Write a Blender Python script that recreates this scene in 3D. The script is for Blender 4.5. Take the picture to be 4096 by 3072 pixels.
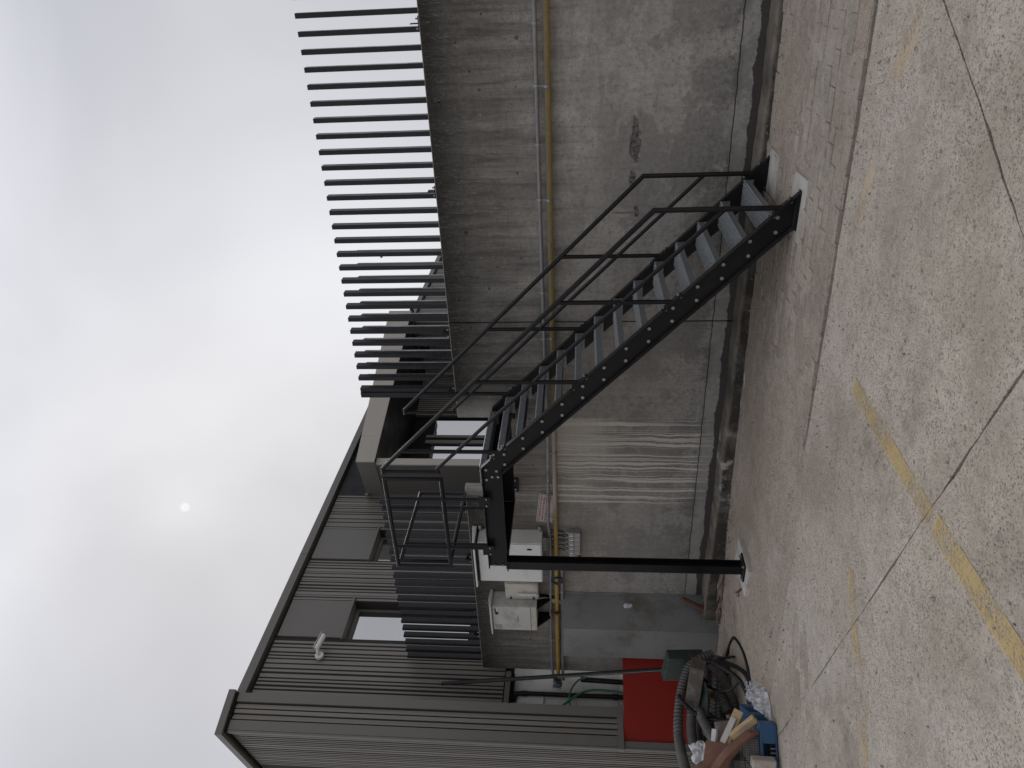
import bpy, bmesh, math, random
from mathutils import Vector, Matrix, Euler, noise as mnoise
random.seed(7)
S = bpy.context.scene
for o in list(bpy.data.objects): bpy.data.objects.remove(o)
COL = S.collection
R = math.radians
# ------------------------------------------------------------------ camera (phone held upright, picture lies on its side)
PITCH, YAW, CAMZ = R(5.156), R(30.5365), 1.6
fw = Vector((-math.sin(YAW)*math.cos(PITCH), math.cos(YAW)*math.cos(PITCH), math.sin(PITCH)))
rt = Vector((math.cos(YAW), math.sin(YAW), 0)); up = rt.cross(fw)
cd = bpy.data.cameras.new('camera'); cam = bpy.data.objects.new('camera', cd); COL.objects.link(cam)
m = Matrix.Identity(4)
for i in range(3):
    m[i][0] = -up[i]; m[i][1] = rt[i]; m[i][2] = -fw[i]
m.translation = (0, 0, CAMZ); cam.matrix_world = m
cd.sensor_fit = 'HORIZONTAL'; cd.sensor_width = 36; cd.lens = 36*2933/4096; cd.clip_start = .05; cd.clip_end = 2000
S.camera = cam
S.render.resolution_x, S.render.resolution_y = 1024, 768
# ------------------------------------------------------------------ sky, sun, exposure
SUN_DIR = Vector((-.569, .666, .482)).normalized()
EL = math.asin(SUN_DIR.z)
W = bpy.data.worlds.new('World'); S.world = W; W.use_nodes = True
N, L = W.node_tree.nodes, W.node_tree.links
N.clear()
def wn(t, **k):
    n = N.new(t)
    for a, b in k.items(): setattr(n, a, b)
    return n
out = wn('ShaderNodeOutputWorld'); bg = wn('ShaderNodeBackground'); bg.inputs[1].default_value = .1
sky = wn('ShaderNodeTexSky', sky_type='NISHITA', sun_disc=False, sun_elevation=EL,
         sun_rotation=math.atan2(SUN_DIR.x, SUN_DIR.y), air_density=1.0, dust_density=4.0)
tc = wn('ShaderNodeTexCoord')
mp = wn('ShaderNodeMapping'); mp.inputs['Scale'].default_value = (1, 1, 1.3); mp.inputs['Location'].default_value = (.35, .1, .2)
nz = wn('ShaderNodeTexNoise'); nz.inputs['Scale'].default_value = 1.7; nz.inputs['Detail'].default_value = 4; nz.inputs['Roughness'].default_value = .45; nz.inputs['Distortion'].default_value = .4
rp = wn('ShaderNodeValToRGB'); e = rp.color_ramp.elements
e[0].position = .28; e[0].color = (.385, .395, .44, 1); e[1].position = .72; e[1].color = (.625, .635, .675, 1)
L.new(tc.outputs['Generated'], mp.inputs[0]); L.new(mp.outputs[0], nz.inputs[0]); L.new(nz.outputs[0], rp.inputs[0])
def lobe(d, power, gain):
    dt = wn('ShaderNodeVectorMath', operation='DOT_PRODUCT'); dt.inputs[1].default_value = d
    nm = wn('ShaderNodeVectorMath', operation='NORMALIZE'); L.new(tc.outputs['Generated'], nm.inputs[0]); L.new(nm.outputs[0], dt.inputs[0])
    mx = wn('ShaderNodeMath', operation='MAXIMUM'); mx.inputs[1].default_value = 0; L.new(dt.outputs['Value'], mx.inputs[0])
    pw = wn('ShaderNodeMath', operation='POWER'); pw.inputs[1].default_value = power; L.new(mx.outputs[0], pw.inputs[0])
    ml = wn('ShaderNodeMath', operation='MULTIPLY'); ml.inputs[1].default_value = gain; L.new(pw.outputs[0], ml.inputs[0])
    return ml.outputs[0], dt.outputs['Value']
def addm(a, b):
    n = wn('ShaderNodeMath', operation='ADD'); L.new(a, n.inputs[0]); L.new(b, n.inputs[1]); return n.outputs[0]
g1, dv = lobe(SUN_DIR, 4, .06)
g2, _ = lobe(SUN_DIR, 900, .07)
BR = Vector((-.303, .884, .356)).normalized()
g3, _ = lobe(BR, 38, .21)
disc = wn('ShaderNodeMapRange'); disc.inputs[1].default_value = math.cos(R(.36)); disc.inputs[2].default_value = math.cos(R(.22)); disc.inputs[4].default_value = .13
L.new(dv, disc.inputs[0])
gl = addm(addm(addm(g1, g2), g3), disc.outputs[0])
ad = wn('ShaderNodeMix', data_type='RGBA', blend_type='ADD'); ad.inputs[0].default_value = 1
L.new(rp.outputs[0], ad.inputs[6]); L.new(gl, ad.inputs[7])
x10 = wn('ShaderNodeVectorMath', operation='SCALE'); x10.inputs['Scale'].default_value = 10.0; L.new(ad.outputs[2], x10.inputs[0])
# overcast luminance rises smoothly from horizon to zenith
sx = wn('ShaderNodeSeparateXYZ'); L.new(tc.outputs['Generated'], sx.inputs[0])
zen = wn('ShaderNodeMapRange', interpolation_type='SMOOTHSTEP'); zen.inputs[1].default_value = .45; zen.inputs[2].default_value = 1.0; zen.inputs[3].default_value = 1.0; zen.inputs[4].default_value = 1.9
L.new(sx.outputs[2], zen.inputs[0]); L.new(zen.outputs[0], x10.inputs['Scale'])
x11 = wn('ShaderNodeVectorMath', operation='SCALE'); x11.inputs['Scale'].default_value = 8.35; L.new(x10.outputs[0], x11.inputs[0]); x10 = x11
mixs = wn('ShaderNodeMix', data_type='RGBA'); mixs.inputs[0].default_value = .985
L.new(sky.outputs[0], mixs.inputs[6]); L.new(x10.outputs[0], mixs.inputs[7])
L.new(mixs.outputs[2], bg.inputs[0]); L.new(bg.outputs[0], out.inputs[0])
sl = bpy.data.lights.new('sun', 'SUN'); sl.energy = 1.5; sl.angle = R(50); sl.color = (1, .96, .9)
so = bpy.data.objects.new('sun', sl); COL.objects.link(so); so.rotation_euler = SUN_DIR.to_track_quat('Z', 'Y').to_euler()
vs = S.view_settings; vs.view_transform = 'Standard'; vs.look = 'None'; vs.gamma = 1; vs.use_curve_mapping = False; vs.exposure = 0.27

# ------------------------------------------------------------------ material helpers
def lin(r, g, b): return tuple(((c/255)/12.92 if c/255 <= .04045 else ((c/255+.055)/1.055)**2.4) for c in (r, g, b))
class NT:
    def __init__(s, name):
        s.m = bpy.data.materials.new(name); s.m.use_nodes = True; s.t = s.m.node_tree; s.t.nodes.clear()
        s.out = s.n('ShaderNodeOutputMaterial'); s.b = s.n('ShaderNodeBsdfPrincipled'); s.l(s.b.outputs[0], s.out.inputs[0])
        g = s.n('ShaderNodeNewGeometry'); s.pos = g.outputs['Position']
    def n(s, t, **k):
        n = s.t.nodes.new(t)
        for a, b in k.items(): setattr(n, a, b)
        return n
    def l(s, a, b): s.t.links.new(a, b)
    def noise(s, scale, detail=4, rough=.55, st=(1, 1, 1), off=(0, 0, 0), dist=0):
        mp = s.n('ShaderNodeMapping'); mp.inputs['Scale'].default_value = st; mp.inputs['Location'].default_value = off; s.l(s.pos, mp.inputs[0])
        n = s.n('ShaderNodeTexNoise'); n.inputs['Scale'].default_value = scale; n.inputs['Detail'].default_value = detail; n.inputs['Roughness'].default_value = rough; n.inputs['Distortion'].default_value = dist
        s.l(mp.outputs[0], n.inputs[0]); return n.outputs[0]
    def vor(s, scale, st=(1, 1, 1), feature='F1', out='Distance', rnd=1.0):
        mp = s.n('ShaderNodeMapping'); mp.inputs['Scale'].default_value = st; s.l(s.pos, mp.inputs[0])
        n = s.n('ShaderNodeTexVoronoi', feature=feature); n.inputs['Scale'].default_value = scale; n.inputs['Randomness'].default_value = rnd; s.l(mp.outputs[0], n.inputs[0]); return n.outputs[out]
    def ms(s, v, a, b, lo=0., hi=1., smooth=False):
        n = s.n('ShaderNodeMapRange', interpolation_type='SMOOTHSTEP' if smooth else 'LINEAR')
        n.inputs[1].default_value = a; n.inputs[2].default_value = b; n.inputs[3].default_value = lo; n.inputs[4].default_value = hi
        s.l(v, n.inputs[0]); return n.outputs[0]
    def ma(s, op, a, b=None):
        n = s.n('ShaderNodeMath', operation=op)
        for i, v in enumerate((a, b)):
            if v is None: continue
            if isinstance(v, (int, float)): n.inputs[i].default_value = v
            else: s.l(v, n.inputs[i])
        return n.outputs[0]
    def mix(s, f, a, b, mode='MIX'):
        n = s.n('ShaderNodeMix', data_type='RGBA', blend_type=mode)
        for i, v in ((0, f), (6, a), (7, b)):
            if isinstance(v, (int, float)): n.inputs[i].default_value = v
            elif isinstance(v, tuple): n.inputs[i].default_value = (*v[:3], 1)
            else: s.l(v, n.inputs[i])
        return n.outputs[2]
    def xyz(s):
        n = s.n('ShaderNodeSeparateXYZ'); s.l(s.pos, n.inputs[0]); return n.outputs
    def band(s, v, a, b, soft):
        return s.ma('MULTIPLY', s.ms(v, a-soft, a+soft), s.ms(v, b-soft, b+soft, 1, 0))
    def blob(s, x, z, cx, cz, rx, rz, nf, lo=.75, hi=1.0):
        dx = s.ma('DIVIDE', s.ma('SUBTRACT', x, cx), rx); dz = s.ma('DIVIDE', s.ma('SUBTRACT', z, cz), rz)
        d = s.ma('SQRT', s.ma('ADD', s.ma('MULTIPLY', dx, dx), s.ma('MULTIPLY', dz, dz)))
        d = s.ma('ADD', d, nf)
        return s.ms(d, lo, hi, 1, 0)
    def fin(s, col, rough=.6, metal=0., bump=None, bstr=.3, bdist=.01, spec=.5):
        if isinstance(col, tuple): s.b.inputs['Base Color'].default_value = (*col[:3], 1)
        else: s.l(col, s.b.inputs['Base Color'])
        if isinstance(rough, (int, float)): s.b.inputs['Roughness'].default_value = rough
        else: s.l(rough, s.b.inputs['Roughness'])
        s.b.inputs['Metallic'].default_value = metal; s.b.inputs['Specular IOR Level'].default_value = spec
        if bump is not None:
            bn = s.n('ShaderNodeBump'); bn.inputs['Strength'].default_value = bstr; bn.inputs['Distance'].default_value = bdist
            s.l(bump, bn.inputs['Height']); s.l(bn.outputs[0], s.b.inputs['Normal'])
        return s.m
def simple(name, col, rough=.6, metal=0., var=.25, scale=6, dirt=None, bump=.15, bscale=60, st=(1, 1, 1), spec=.5, rv=.12):
    t = NT(name)
    n1 = t.noise(scale, 5, .6, st); n2 = t.noise(bscale, 3, .6, st)
    dark = tuple(c*(1-var) for c in col); lite = tuple(min(1, c*(1+var)) for c in col)
    c = t.mix(t.ms(n1, .3, .7), dark, lite)
    c = t.mix(t.ms(n2, .35, .7, 0, .35), c, dark)
    if dirt:
        dc, amt, ds = dirt
        c = t.mix(t.ms(t.noise(ds, 6, .65, off=(3, 5, 1)), .52, .7, 0, amt), c, dc)
    return t.fin(c, t.ms(n1, .3, .7, max(.05, rough-rv), min(1, rough+rv)), metal, n2, bump, .004, spec)
# ------------------------------------------------------------------ mesh helpers
class MB:
    def __init__(s): s.v = []; s.f = []
    def add(s, vs, fs):
        k = len(s.v); s.v += [tuple(v) for v in vs]; s.f += [tuple(i+k for i in f) for f in fs]; return s
    def box(s, a, b):
        x0, y0, z0 = (min(a[i], b[i]) for i in range(3)); x1, y1, z1 = (max(a[i], b[i]) for i in range(3))
        return s.add([(x0, y0, z0), (x1, y0, z0), (x1, y1, z0), (x0, y1, z0), (x0, y0, z1), (x1, y0, z1), (x1, y1, z1), (x0, y1, z1)],
                     [(0, 3, 2, 1), (4, 5, 6, 7), (0, 1, 5, 4), (1, 2, 6, 5), (2, 3, 7, 6), (3, 0, 4, 7)])
    def cbox(s, c, size, rot=None):
        hx, hy, hz = (k/2 for k in size); rot = rot or Matrix.Identity(3)
        vs = [Vector(c)+rot@Vector((i*hx, j*hy, k*hz)) for k in (-1, 1) for i, j in ((-1, -1), (1, -1), (1, 1), (-1, 1))]
        return s.add(vs, [(0, 3, 2, 1), (4, 5, 6, 7), (0, 1, 5, 4), (1, 2, 6, 5), (2, 3, 7, 6), (3, 0, 4, 7)])
    def prism(s, poly, fn0, fn1):
        n = len(poly); a = [fn0(*p) for p in poly]; b = [fn1(*p) for p in poly]
        fs = [tuple(range(n-1, -1, -1)), tuple(range(n, 2*n))]+[(i, (i+1) % n, n+(i+1) % n, n+i) for i in range(n)]
        return s.add(a+b, fs)
    def py(s, poly, y0, y1): return s.prism(poly, lambda x, z: (x, y0, z), lambda x, z: (x, y1, z))
    def pz(s, poly, z0, z1): return s.prism(poly, lambda x, y: (x, y, z0), lambda x, y: (x, y, z1))
    def px(s, poly, x0, x1): return s.prism(poly, lambda y, z: (x0, y, z), lambda y, z: (x1, y, z))
    def tube(s, pts, r, n=10, caps=True, closed=False, rfun=None):
        pts = [Vector(p) for p in pts]; m = len(pts); k = len(s.v); prev = None
        for i, p in enumerate(pts):
            a = pts[(i-1) % m] if (closed or i) else p; b = pts[(i+1) % m] if (closed or i < m-1) else p
            d1 = (p-a).normalized() if (p-a).length > 1e-9 else None; d2 = (b-p).normalized() if (b-p).length > 1e-9 else None
            d = ((d1 or d2)+(d2 or d1)).normalized()
            if prev is None:
                ref = Vector((0, 0, 1)) if abs(d.z) < .9 else Vector((1, 0, 0)); u = d.cross(ref).normalized()
            else:
                u = (prev-d*prev.dot(d)).normalized()
            w = d.cross(u); prev = u
            sc = 1.0
            if d1 and d2: sc = 1/max(.4, math.sqrt(max(.0, (1+d1.dot(d2))/2)))
            rr = (rfun(i) if rfun else r)
            bis = ((d2 or d)-(d1 or d)); 
            for j in range(n):
                t = 2*math.pi*j/n; off = (u*math.cos(t)+w*math.sin(t))*rr
                if sc > 1.001 and bis.length > 1e-6:
                    bb = bis.normalized(); off = off+bb*off.dot(bb)*(sc-1)
                s.v.append(tuple(p+off))
        for i in range(m if closed else m-1):
            i2 = (i+1) % m
            for j in range(n): s.f.append((k+i*n+j, k+i*n+(j+1) % n, k+i2*n+(j+1) % n, k+i2*n+j))
        if caps and not closed:
            s.f.append(tuple(k+j for j in range(n-1, -1, -1))); s.f.append(tuple(k+(m-1)*n+j for j in range(n)))
        return s
    def cyl(s, a, b, r, n=12): return s.tube([a, b], r, n)
    def build(s, name, mat, parent=None, smooth=None, bevel=0, label=None, kind=None):
        me = bpy.data.meshes.new(name); me.from_pydata(s.v, [], s.f)
        bm = bmesh.new(); bm.from_mesh(me); bmesh.ops.recalc_face_normals(bm, faces=bm.faces); bm.to_mesh(me); bm.free()
        o = bpy.data.objects.new(name, me); COL.objects.link(o)
        if mat: me.materials.append(mat)
        if smooth:
            me.shade_smooth(); me.set_sharp_from_angle(angle=R(smooth))
        if bevel:
            b = o.modifiers.new('bevel', 'BEVEL'); b.width = bevel; b.segments = 2; b.limit_method = 'ANGLE'; b.angle_limit = R(40)
        if parent:
            o.parent = parent; o.matrix_parent_inverse = parent.matrix_basis.inverted()
        if label: o['label'] = label
        if kind: o['kind'] = kind
        return o
def tag(o, label, cat, group=None):
    o['label'] = label; o['category'] = cat
    if group: o['group'] = group
    return o
def thing(name, label, cat, loc=(0, 0, 0), group=None):
    o = bpy.data.objects.new(name, None); o.location = loc; o.empty_display_size = .2; COL.objects.link(o)
    return tag(o, label, cat, group)
def inst(src, parent, loc=None, mat=None):
    c = src.copy(); COL.objects.link(c); c.parent = parent; c.matrix_parent_inverse = parent.matrix_basis.inverted()
    if loc is not None: c.location = loc
    return c
_bolt = {}
def bolt(parent, a, b, r, n=8):
    a, b = Vector(a), Vector(b); key = (round((b-a).length, 4), r, n)
    if key not in _bolt:
        o = MB().cyl((0, 0, 0), (0, 0, key[0]), r, n).build('bolt', M_bolt, parent); _bolt[key] = o
    else:
        o = _bolt[key].copy(); COL.objects.link(o); o.parent = parent
    o.matrix_parent_inverse = parent.matrix_world.inverted() if parent.parent is None else Matrix.Identity(4)
    if parent.parent is None: o.matrix_parent_inverse = parent.matrix_basis.inverted()
    o.location = a; o.rotation_euler = (b-a).to_track_quat('Z', 'Y').to_euler()
    return o
def G(x): return .022*(x+1.6)
def smooth_path(pts, n=8):
    P = [Vector(p) for p in pts]; out = []
    for i in range(len(P)-1):
        p0 = P[max(0, i-1)]; p1 = P[i]; p2 = P[i+1]; p3 = P[min(len(P)-1, i+2)]
        for k in range(n):
            t = k/n
            out.append(.5*((2*p1)+(p2-p0)*t+(2*p0-5*p1+4*p2-p3)*t*t+(3*p1-p0-3*p2+p3)*t**3))
    out.append(P[-1]); return out
WY = 6.75
# ------------------------------------------------------------------ materials
def wall_mat():
    t = NT('weathered_concrete'); x, y, z = t.xyz()
    big = t.noise(.9, 6, .62); mid = t.noise(3.2, 8, .68, off=(2, 1, 4)); spk = t.noise(24, 6, .75); fine = t.noise(85, 4, .7)
    hs = t.noise(3.5, 6, .62, (.5, 1, 3.2)); vs = t.noise(3.0, 6, .6, (2.4, 1, .35), (1, 2, 0)); vf = t.noise(9, 5, .7, (2.2, 1, .16), (4, 2, 0))
    c = t.mix(t.ms(mid, .32, .70), (.29, .272, .245), (.465, .44, .40))
    c = t.mix(t.ms(hs, .48, .72, 0, .5), c, (.20, .188, .172))
    c = t.mix(t.ms(spk, .51, .66, 0, .7), c, (.15, .14, .126)); c = t.mix(t.ms(spk, .44, .30, 0, .5), c, (.56, .535, .49))
    # darker cement skins with sharp ragged edges
    pe = t.ma('ADD', big, t.ma('MULTIPLY', t.ma('SUBTRACT', mid, .5), .5))
    c = t.mix(t.ma('MULTIPLY', t.ms(pe, .50, .545), t.ms(z, 1.85, 1.2, 0, .6)), c, (.17, .16, .147))
    # left half of the wall is greyer and darker
    c = t.mix(t.ms(x, -2.2, -4.6, 0, .42), c, (.165, .156, .143))
    low = t.ma('MULTIPLY', t.ms(z, .75, .3), t.ms(t.ma('ADD', spk, t.ma('MULTIPLY', t.ma('SUBTRACT', mid, .5), 1.2)), .46, .64)); c = t.mix(t.ma('MULTIPLY', low, .6), c, (.10, .094, .086))
    # algae darkening and streaks under the top edge
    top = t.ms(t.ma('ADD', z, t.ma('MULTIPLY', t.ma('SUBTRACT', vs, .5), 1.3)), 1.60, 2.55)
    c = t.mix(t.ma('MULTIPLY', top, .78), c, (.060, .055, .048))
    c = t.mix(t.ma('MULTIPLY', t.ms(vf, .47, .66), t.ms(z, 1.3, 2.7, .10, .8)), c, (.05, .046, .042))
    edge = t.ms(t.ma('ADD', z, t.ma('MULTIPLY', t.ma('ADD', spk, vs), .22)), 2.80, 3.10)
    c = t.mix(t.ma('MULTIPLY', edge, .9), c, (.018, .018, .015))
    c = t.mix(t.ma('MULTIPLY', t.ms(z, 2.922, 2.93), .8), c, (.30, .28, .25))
    # cleaner concrete beside the opening
    cl = t.ma('MULTIPLY', t.ms(x, -4.12, -4.38), t.ms(x, -5.55, -5.42, 0, 1))
    cl = t.ma('MULTIPLY', cl, t.ms(z, 2.3, 2.55)); c = t.mix(t.ma('MULTIPLY', cl, t.ms(mid, .3, .6, .4, .9)), c, (.36, .34, .31))
    # air holes
    v = t.vor(7, (1, 0, 1)); rnd = t.vor(7, (1, 0, 1), out='Color')
    sz = t.ms(rnd, .3, 1.0, 0.0, .17); hole = t.ma('LESS_THAN', v, t.ma('SUBTRACT', sz, .02))
    hole = t.ma('MULTIPLY', hole, t.ms(z, 1.9, 2.2))
    c = t.mix(t.ma('MULTIPLY', hole, .8), c, (.016, .014, .012))
    v2 = t.ma('LESS_THAN', t.vor(26, (1, 0, 1)), t.ms(t.noise(1.4, 3), .42, .72, 0, .2)); c = t.mix(t.ma('MULTIPLY', v2, .6), c, (.04, .036, .032))
    # lime runs below the opening
    wob = t.ma('MULTIPLY', t.ma('SUBTRACT', t.noise(2.2, 4, .6), .5), .085)
    def runs(freq, lo, hi, off, zfreq):
        cx = t.n('ShaderNodeCombineXYZ'); t.l(t.ma('MULTIPLY', t.ma('ADD', x, wob), freq), cx.inputs[0]); cx.inputs[1].default_value = off; t.l(t.ma('MULTIPLY', z, zfreq), cx.inputs[2])
        n = t.n('ShaderNodeTexNoise'); n.inputs['Scale'].default_value = 1; n.inputs['Detail'].default_value = 1; t.l(cx.outputs[0], n.inputs[0])
        return t.ms(n.outputs[0], lo, hi)
    zone = t.band(x, -5.60, -4.42, .015)
    r1 = runs(36, .575, .60, 1.7, .28); r2 = runs(64, .60, .625, 5.1, .25)
    wash = t.ma('MULTIPLY', t.ms(t.ma('ADD', z, t.ma('MULTIPLY', vf, 1.2)), 1.75, 2.05, 0, .6), t.ms(x, -5.0, -4.85, .25, 1))
    rr = t.ma('MULTIPLY', t.ma('MINIMUM', t.ma('ADD', t.ma('MAXIMUM', r1, t.ma('MULTIPLY', r2, .75)), wash), 1), zone)
    rr = t.ma('MULTIPLY', rr, t.ms(z, .12, .3, .35, 1)); rr = t.ma('MULTIPLY', rr, t.ms(z, 1.98, 1.86, .2, 1))
    c = t.mix(t.ma('MULTIPLY', rr, .8), c, (.58, .54, .48))
    # scratches
    scr = t.noise(3, 2, .5, (7, 1, .9), (3, 0, 2), 2.2); c = t.mix(t.ma('MULTIPLY', t.ms(t.ma('ABSOLUTE', t.ma('SUBTRACT', scr, .5)), .010, .0), .3), c, (.48, .46, .43))
    scd = t.noise(4, 2, .5, (3, 1, 3), (8, 0, 2), 2.6); c = t.mix(t.ma('MULTIPLY', t.ma('MULTIPLY', t.ms(t.ma('ABSOLUTE', t.ma('SUBTRACT', scd, .5)), .008, .0), .6), t.ms(mid, .55, .65)), c, (.06, .055, .05))
    # cast joint crack
    cz = t.ma('ADD', .262, t.ma('MULTIPLY', t.ma('SUBTRACT', t.noise(5, 5, .7, (1, 0, 0)), .5), .045))
    cd_ = t.ma('ABSOLUTE', t.ma('SUBTRACT', z, cz)); crack = t.ms(cd_, .003, .005, 1, 0)
    below = t.ma('LESS_THAN', z, cz); c = t.mix(t.ma('MULTIPLY', below, .5), c, (.32, .305, .282))
    c = t.mix(t.ma('MULTIPLY', t.ms(cd_, .0, .06, .5, 0), t.ms(mid, .4, .6)), c, (.09, .084, .077)); c = t.mix(crack, c, (.012, .011, .01))
    # spalled patches
    nf = t.ma('MULTIPLY', t.ma('SUBTRACT', t.noise(14, 6, .75), .5), 2.2)
    sp = None
    for cx_, cz_, rx, rz in ((-1.50, 1.095, .15, .05), (-1.38, 1.10, .09, .03), (-1.82, 1.107, .075, .035), (-2.13, 1.06, .045, .02), (-2.09, 1.065, .03, .02)):
        b = t.blob(x, z, cx_, cz_, rx, rz, nf, .92, 1.02); sp = b if sp is None else t.ma('MAXIMUM', sp, b)
    agg = t.vor(62, (1, 1, 1), out='Color'); c = t.mix(sp, c, t.mix(t.ms(agg, .2, 1), (.045, .041, .037), (.24, .225, .205)))
    # rust mark
    ru = t.ma('MULTIPLY', t.band(x, -2.138, -2.122, .004), t.band(z, 1.10, 1.285, .02)); c = t.mix(t.ma('MULTIPLY', ru, .6), c, (.10, .055, .03))
    # rising damp
    dh = t.ma('ADD', .13, t.ma('MULTIPLY', t.ma('SUBTRACT', t.noise(2.6, 7, .7, (1, 0, 0)), .5), .17))
    damp = t.ms(t.ma('SUBTRACT', z, t.ma('ADD', dh, t.ma('MULTIPLY', t.ma('SUBTRACT', spk, .5), .03))), -.004, .004, 1, 0); c = t.mix(t.ma('MULTIPLY', damp, .9), c, (.028, .024, .021))
    c = t.mix(t.ms(fine, .45, .75, 0, .35), c, (.10, .094, .086))
    rough = t.ma('SUBTRACT', .9, t.ma('MULTIPLY', damp, .25))
    h = t.ma('ADD', t.ma('MULTIPLY', fine, .25), t.ma('ADD', t.ma('MULTIPLY', mid, .5), t.ma('MULTIPLY', spk, .35)))
    h = t.ma('SUBTRACT', h, t.ma('ADD', t.ma('MULTIPLY', crack, 1.2), t.ma('MULTIPLY', sp, t.ma('ADD', .9, t.ma('MULTIPLY', agg, 1.2)))))
    h = t.ma('SUBTRACT', h, hole)
    return t.fin(c, rough, 0, h, .5, .008, .25)
M_wall = wall_mat()
def ground_mat(name, a, b, dust, peb=True, dusty=.5, seed=0):
    t = NT(name); x, y, z = t.xyz()
    big = t.noise(.55, 6, .62, off=(seed, 2, 0)); mid = t.noise(2.2, 8, .68, off=(0, seed, 0)); fine = t.noise(20, 6, .75); grit = t.noise(100, 5, .8)
    strk = t.noise(2.4, 7, .65, (.5, 1.5, 1), (seed, 0, 0))
    c = t.mix(t.ms(mid, .32, .68), a, b)
    c = t.mix(t.ms(big, .42, .58, 0, dusty), c, dust)
    c = t.mix(t.ms(strk, .5, .68, 0, .4), c, tuple(k*.66 for k in a))
    c = t.mix(t.ms(fine, .53, .66, 0, .65), c, tuple(k*.48 for k in a)); c = t.mix(t.ms(fine, .45, .32, 0, .55), c, tuple(min(.7, k*1.25) for k in b))
    if peb:
        v = t.vor(75, (1, 1, 1)); vc = t.vor(75, (1, 1, 1), out='Color')
        sp = t.n('ShaderNodeSeparateColor'); t.l(vc, sp.inputs[0])
        pm = t.ma('MULTIPLY', t.ms(v, .40, .28), t.ms(sp.outputs[0], .25, .35)); pm = t.ma('MULTIPLY', pm, t.ms(strk, .62, .42, .35, 1.0))
        pc = t.mix(t.ms(sp.outputs[1], .25, .95), (.12, .098, .08), (.62, .56, .48)); c = t.mix(t.ma('MULTIPLY', pm, .6), c, pc)
        v2 = t.vor(19, (1, 1, 1)); vc2 = t.vor(19, (1, 1, 1), out='Color'); s2 = t.n('ShaderNodeSeparateColor'); t.l(vc2, s2.inputs[0])
        p2 = t.ma('MULTIPLY', t.ms(v2, .22, .15), t.ms(s2.outputs[0], .8, .84)); c = t.mix(t.ma('MULTIPLY', p2, .6), c, t.mix(s2.outputs[1], (.09, .06, .05), (.52, .44, .33)))
        h = t.ma('ADD', t.ma('ADD', t.ma('MULTIPLY', pm, .6), t.ma('MULTIPLY', p2, .5)), t.ma('ADD', fine, t.ma('MULTIPLY', grit, .7)))
    else:
        h = t.ma('ADD', fine, t.ma('MULTIPLY', grit, .8))
    c = t.mix(t.ms(grit, .53, .66, 0, .8), c, (.085, .073, .06)); c = t.mix(t.ms(grit, .44, .30, 0, .7), c, (.68, .62, .54))
    # pale lime/cement smears, brown dust and oil marks
    c = t.mix(t.ms(t.noise(1.2, 7, .7, off=(7, seed, 0)), .54, .68, 0, .5), c, (.60, .555, .505))
    c = t.mix(t.ms(t.noise(.8, 6, .65, off=(4, 3+seed, 0)), .48, .63, 0, .52), c, (.30, .248, .195))
    c = t.mix(t.ms(t.noise(1.1, 6, .65, off=(1, 9+seed, 0)), .57, .72, 0, .45), c, (.17, .14, .11))
    return t.fin(c, .92, 0, h, 1.0, .012, .2)
M_slab = ground_mat('exposed_aggregate_concrete', (.48, .422, .355), (.62, .55, .468), (.55, .472, .388))
M_dirt = ground_mat('packed_dirt', (.38, .324, .267), (.50, .43, .36), (.47, .39, .305), True, .6, 3)
M_pav = ground_mat('concrete_paver', (.37, .325, .272), (.51, .455, .385), (.47, .395, .315), False, .5, 5)
M_foot = simple('pale_new_concrete', (.47, .45, .415), .85, 0, .16, 7, ((.27, .23, .185), .8, 4), .4, 90)
M_kerb = None
def kerb_mat():
    t = NT('damp_kerb_concrete'); x, y, z = t.xyz(); n = t.noise(3, 6, .65); f = t.noise(50, 4, .7)
    c = t.mix(t.ms(n, .3, .7), (.11, .096, .08), (.20, .176, .15))
    d = t.ms(t.ma('ADD', z, t.ma('MULTIPLY', t.ma('SUBTRACT', n, .5), .06)), .032, .062, 1, 0)
    c = t.mix(t.ma('MULTIPLY', d, t.ms(t.noise(2.5, 7, .7, off=(3, 0, 0)), .36, .50, .45, .95)), c, (.024, .02, .016)); c = t.mix(t.ms(t.noise(6, 7, .75, off=(9, 0, 0)), .52, .62, 0, .7), c, (.08, .072, .05)); c = t.mix(t.ms(f, .5, .75, 0, .4), c, (.07, .06, .05))
    lm = t.ma('MULTIPLY', t.band(x, -5.3, -4.5, .2), t.ms(t.noise(4, 5, .7), .52, .6)); c = t.mix(t.ma('MULTIPLY', lm, .7), c, (.42, .40, .37))
    return t.fin(c, .8, 0, t.ma('ADD', n, f), .6, .01, .3)
M_kerb = kerb_mat()
M_black = simple('black_powder_coat', (.006, .0062, .0075), .38, 0, .25, 5, ((.016, .0145, .013), .5, 5), .06, 120, spec=.22)
def dusty_lit_black():
    t = NT('black_powder_coat'); n1 = t.noise(5, 5, .6); n2 = t.noise(120, 3, .6); g_ = t.n('ShaderNodeNewGeometry'); sx_ = t.n('ShaderNodeSeparateXYZ'); t.l(g_.outputs['Normal'], sx_.inputs[0])
    c = t.mix(t.ms(n1, .3, .7), (.0045, .0047, .0056), (.0075, .0078, .0094)); c = t.mix(t.ms(t.noise(5, 6, .65, off=(3, 5, 1)), .52, .7, 0, .5), c, (.016, .0145, .013))
    c = t.mix(t.ma('MULTIPLY', t.ms(sx_.outputs[2], .45, .75), t.ms(t.noise(7, 6, .7), .35, .65, .3, .8)), c, (.05, .045, .04))  # paler dust tone on up-facing sides paints in the lit flange lines
    return t.fin(c, t.ms(n1, .3, .7, .28, .5), 0, n2, .06, .004, .22)
M_black = dusty_lit_black()
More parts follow.
